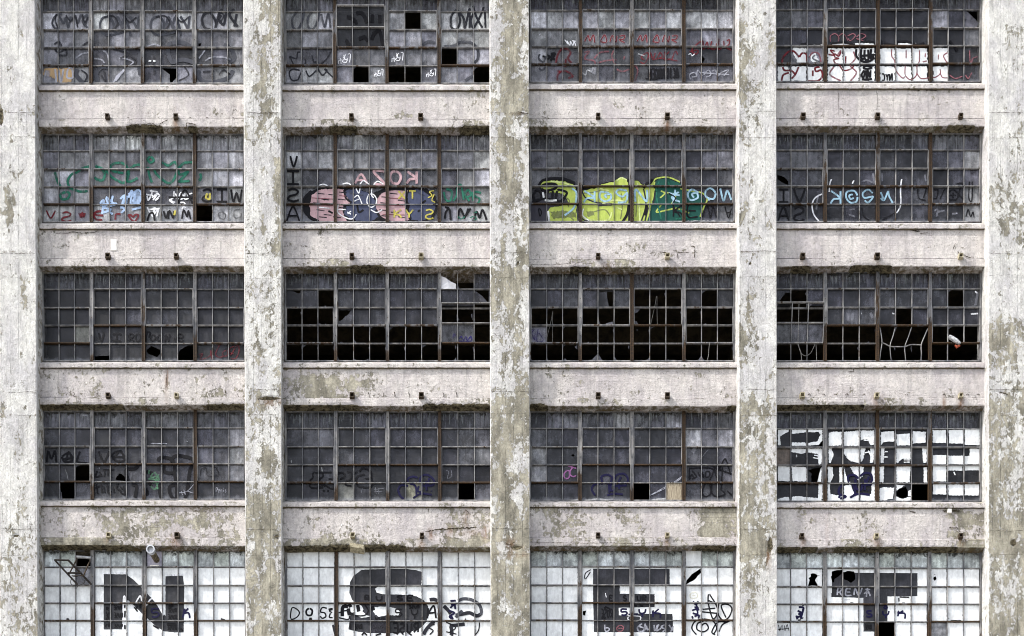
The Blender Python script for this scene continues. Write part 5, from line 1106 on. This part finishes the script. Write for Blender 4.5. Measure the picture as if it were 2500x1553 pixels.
# white paint patch and small plates on the spandrels
mb = MB(); a, b_ = P(*Z(0, 1, 940, 990), YS), P(*Z(0, 1, 990, 1085), YS); mb.box(a.x, b_.x, YS - .010, YS - .003, b_.z, a.z); mb.build('paint_patch', M['white'], root)
mb = MB(); a, b_ = P(*Z(3, 3, 1782, 920), YS), P(*Z(3, 3, 1815, 952), YS); mb.box(a.x, b_.x, YS - .05, YS + .01, b_.z, a.z); mb.build('mounting_block', M['white'], root)
mb = MB(); a, b_ = P(*Z(0, 4, 1275, 314), -.03), P(*Z(0, 4, 1350, 330), -.03); mb.box(a.x, b_.x, -.05, -.02, b_.z, a.z); mb.build('paint_patch', M['white'], root)

# cracks: jagged dark lines a few millimetres proud of the plaster
rc = random.Random(3)
def crack(b, r, s, plane, wd=4.5, jit=5, mat='crack'):
    pts = [Z(b, r, *p) for p in pts_of(s)]; poly = []
    for (a, c) in zip(pts, pts[1:]):
        L = math.hypot(c[0] - a[0], c[1] - a[1]); n = max(1, int(L / 2.4))
        for k in range(n): t = k / n; poly.append((lerp(a[0], c[0], t) + rc.uniform(-1, 1) * jit / 7, lerp(a[1], c[1], t) + rc.uniform(-1, 1) * jit / 7))
    poly.append(pts[-1]); prev = None; n = len(poly); mb = MB()
    for i, (x, y) in enumerate(poly):
        a = poly[max(i - 1, 0)]; c = poly[min(i + 1, n - 1)]; dx, dy = c[0] - a[0], c[1] - a[1]; L = math.hypot(dx, dy) or 1
        w_ = wd / 3.4771 / 2 * rc.uniform(.35, 1.25) * (.3 if i in (0, n - 1) else 1)
        r4 = [mb.vert(P(x - dy / L * w_ * o, y + dx / L * w_ * o, plane - .011)) for o in (-1, 1)]
        if prev: mb.face((prev[0], prev[1], r4[1], r4[0]))
        prev = r4
    mb.build('crack', M[mat], root)
YPf = YP - .004
for k in range(5):                                    # pour joints of the pillars
    for base, wd in ((277, 3.4), (337, 2.0)):
        for r in range(4):
            y = base + 338.6 * r + (rc.uniform(-4, 4)); xl, xr = at_y(PIL[k][0], y) + 3, at_y(PIL[k][1], y) - 1.5
            xa_ = max(xl, 0) if k == 0 else xl; xb_ = min(xr, 2499)
            seg = [(xa_, y)]; n = 5
            for i in range(1, n): seg.append((lerp(xa_, xb_, i / n), y + rc.uniform(-1.3, 1.3)))
            seg.append((xb_, y + rc.uniform(-1, 1)))
            s = ' '.join(f'{p[0]*3.4771:.0f},{p[1]*3.4771:.0f}' for p in seg)
            if rc.random() < .25: s = ' '.join(s.split()[rc.randint(0, 2):])
            crack(0, 0, s, YPf, wd, 5)
SPF = YS - .004; BF = YS - .038
crack(0, 0, '1100,1060 1300,1050 1350,1090 1360,1050 1425,1015', BF, 7); crack(0, 0, '1580,1100 1585,1040 1620,1050 1665,1060', BF, 7)
crack(0, 1, '470,935 560,938 620,925 690,935 800,930 830,915', SPF, 6); crack(0, 1, '800,905 960,908 1110,912', SPF, 8)
crack(2, 0, '410,1000 430,990 480,1005 512,1020 490,1045 440,1060 425,1085', SPF, 5); crack(1, 3, '1525,1105 1640,1085 1780,1080 1960,1070', SPF, 11, 8); crack(1, 3, '1860,920 1890,940 1880,1000 1890,1060', SPF, 4, 5)
crack(2, 1, '1420,1095 1480,1100 1490,1115', SPF, 8); crack(2, 1, '1545,1080 1590,1098 1680,1100', SPF, 6); crack(2, 1, '1575,1100 1577,1145', SPF, 6); crack(2, 1, '1690,1045 1725,1050 1722,1145', SPF, 6); crack(2, 1, '330,1200 500,1205 640,1195 760,1185 860,1195', BF, 3)
crack(3, 1, '1465,905 1510,915 1550,920', SPF, 9); crack(3, 1, '1550,940 1600,935 1630,925', SPF, 4); crack(3, 1, '1830,1080 1850,1025 1870,1030', SPF, 5); crack(3, 1, '1870,1095 1960,1140 2010,1140', SPF, 8, 8)
crack(3, 0, '850,770 860,800 855,980', SPF, 3); crack(3, 0, '1180,760 1190,850 1185,950', SPF, 3); crack(3, 0, '1485,765 1550,768', SPF, 9); crack(3, 0, '1600,765 1700,768', SPF, 9); crack(3, 0, '470,1000 560,1002', SPF, 4)
crack(3, 2, '940,930 985,932 990,905', SPF, 5); crack(3, 3, '1800,1072 1880,1075', SPF, 7); crack(3, 3, '1460,935 1515,940', SPF, 8); crack(3, 3, '1740,930 1890,930', SPF, 9); crack(3, 3, '2050,1150 2055,1080 2080,1070', SPF, 6)
crack(0, 2, '1415,935 1412,1010 1408,1080', SPF, 4, 3); crack(0, 2, '1910,1080 1922,1150', SPF, 5); crack(0, 2, '2010,1110 2030,1150', SPF, 5); crack(0, 2, '620,1140 640,1110', SPF, 5); crack(0, 2, '820,1145 835,1105', SPF, 5); crack(2, 3, '330,1195 600,1200 800,1205 1000,1200 1200,1208 1500,1190', BF, 3.5); crack(0, 2, '1000,1202 1400,1203 1760,1208', BF, 2.5)
for x in (1045, 1170, 1265, 1388, 1680, 1790): crack(1, 2, f'{x-8},1100 {x},1120 {x+4},1150', SPF, 7, 5)
for x in (610, 735, 835, 930, 1075, 1435, 1755, 1955, 2045): crack(3, 2, f'{x-14},1128 {x+2},1118 {x+14},1132', SPF, 7, 5)
for x in (1090, 1350, 1620, 1760, 1985): crack(0, 0, f'{x-14},995 {x+10},1003', SPF, 6, 5)
for x in (720, 1270, 1620, 1750): crack(2, 0, f'{x-10},990 {x+10},996', SPF, 6, 5)
crack(0, 2, '2185,1165 2250,1168 2370,1160', YPf, 8, 6); crack(1, 3, '2190,1195 2240,1220 2290,1190', YPf, 6, 5); crack(0, 0, '2090,950 2200,960 2360,955', YPf, 5); crack(1, 0, '2310,950 2360,960 2400,965', YPf, 8, 4); crack(3, 2, '2250,1110 2300,1125', YPf, 7)
for (x, y) in ((62, 86), (100, 86), (62, 190), (103, 188), (62, 295), (103, 296), (68, 402), (106, 400), (70, 510), (108, 510), (70, 617), (107, 617), (72, 722), (108, 722), (72, 828), (110, 828), (73, 935), (110, 935)):
    x = x / 1.95 + (0 if y < 2000 else 0); crack(0, 0, f'{x*3.4771-3:.0f},{y*3.4771:.0f} {x*3.4771+3:.0f},{y*3.4771+8:.0f}', YPf, 6, 1)
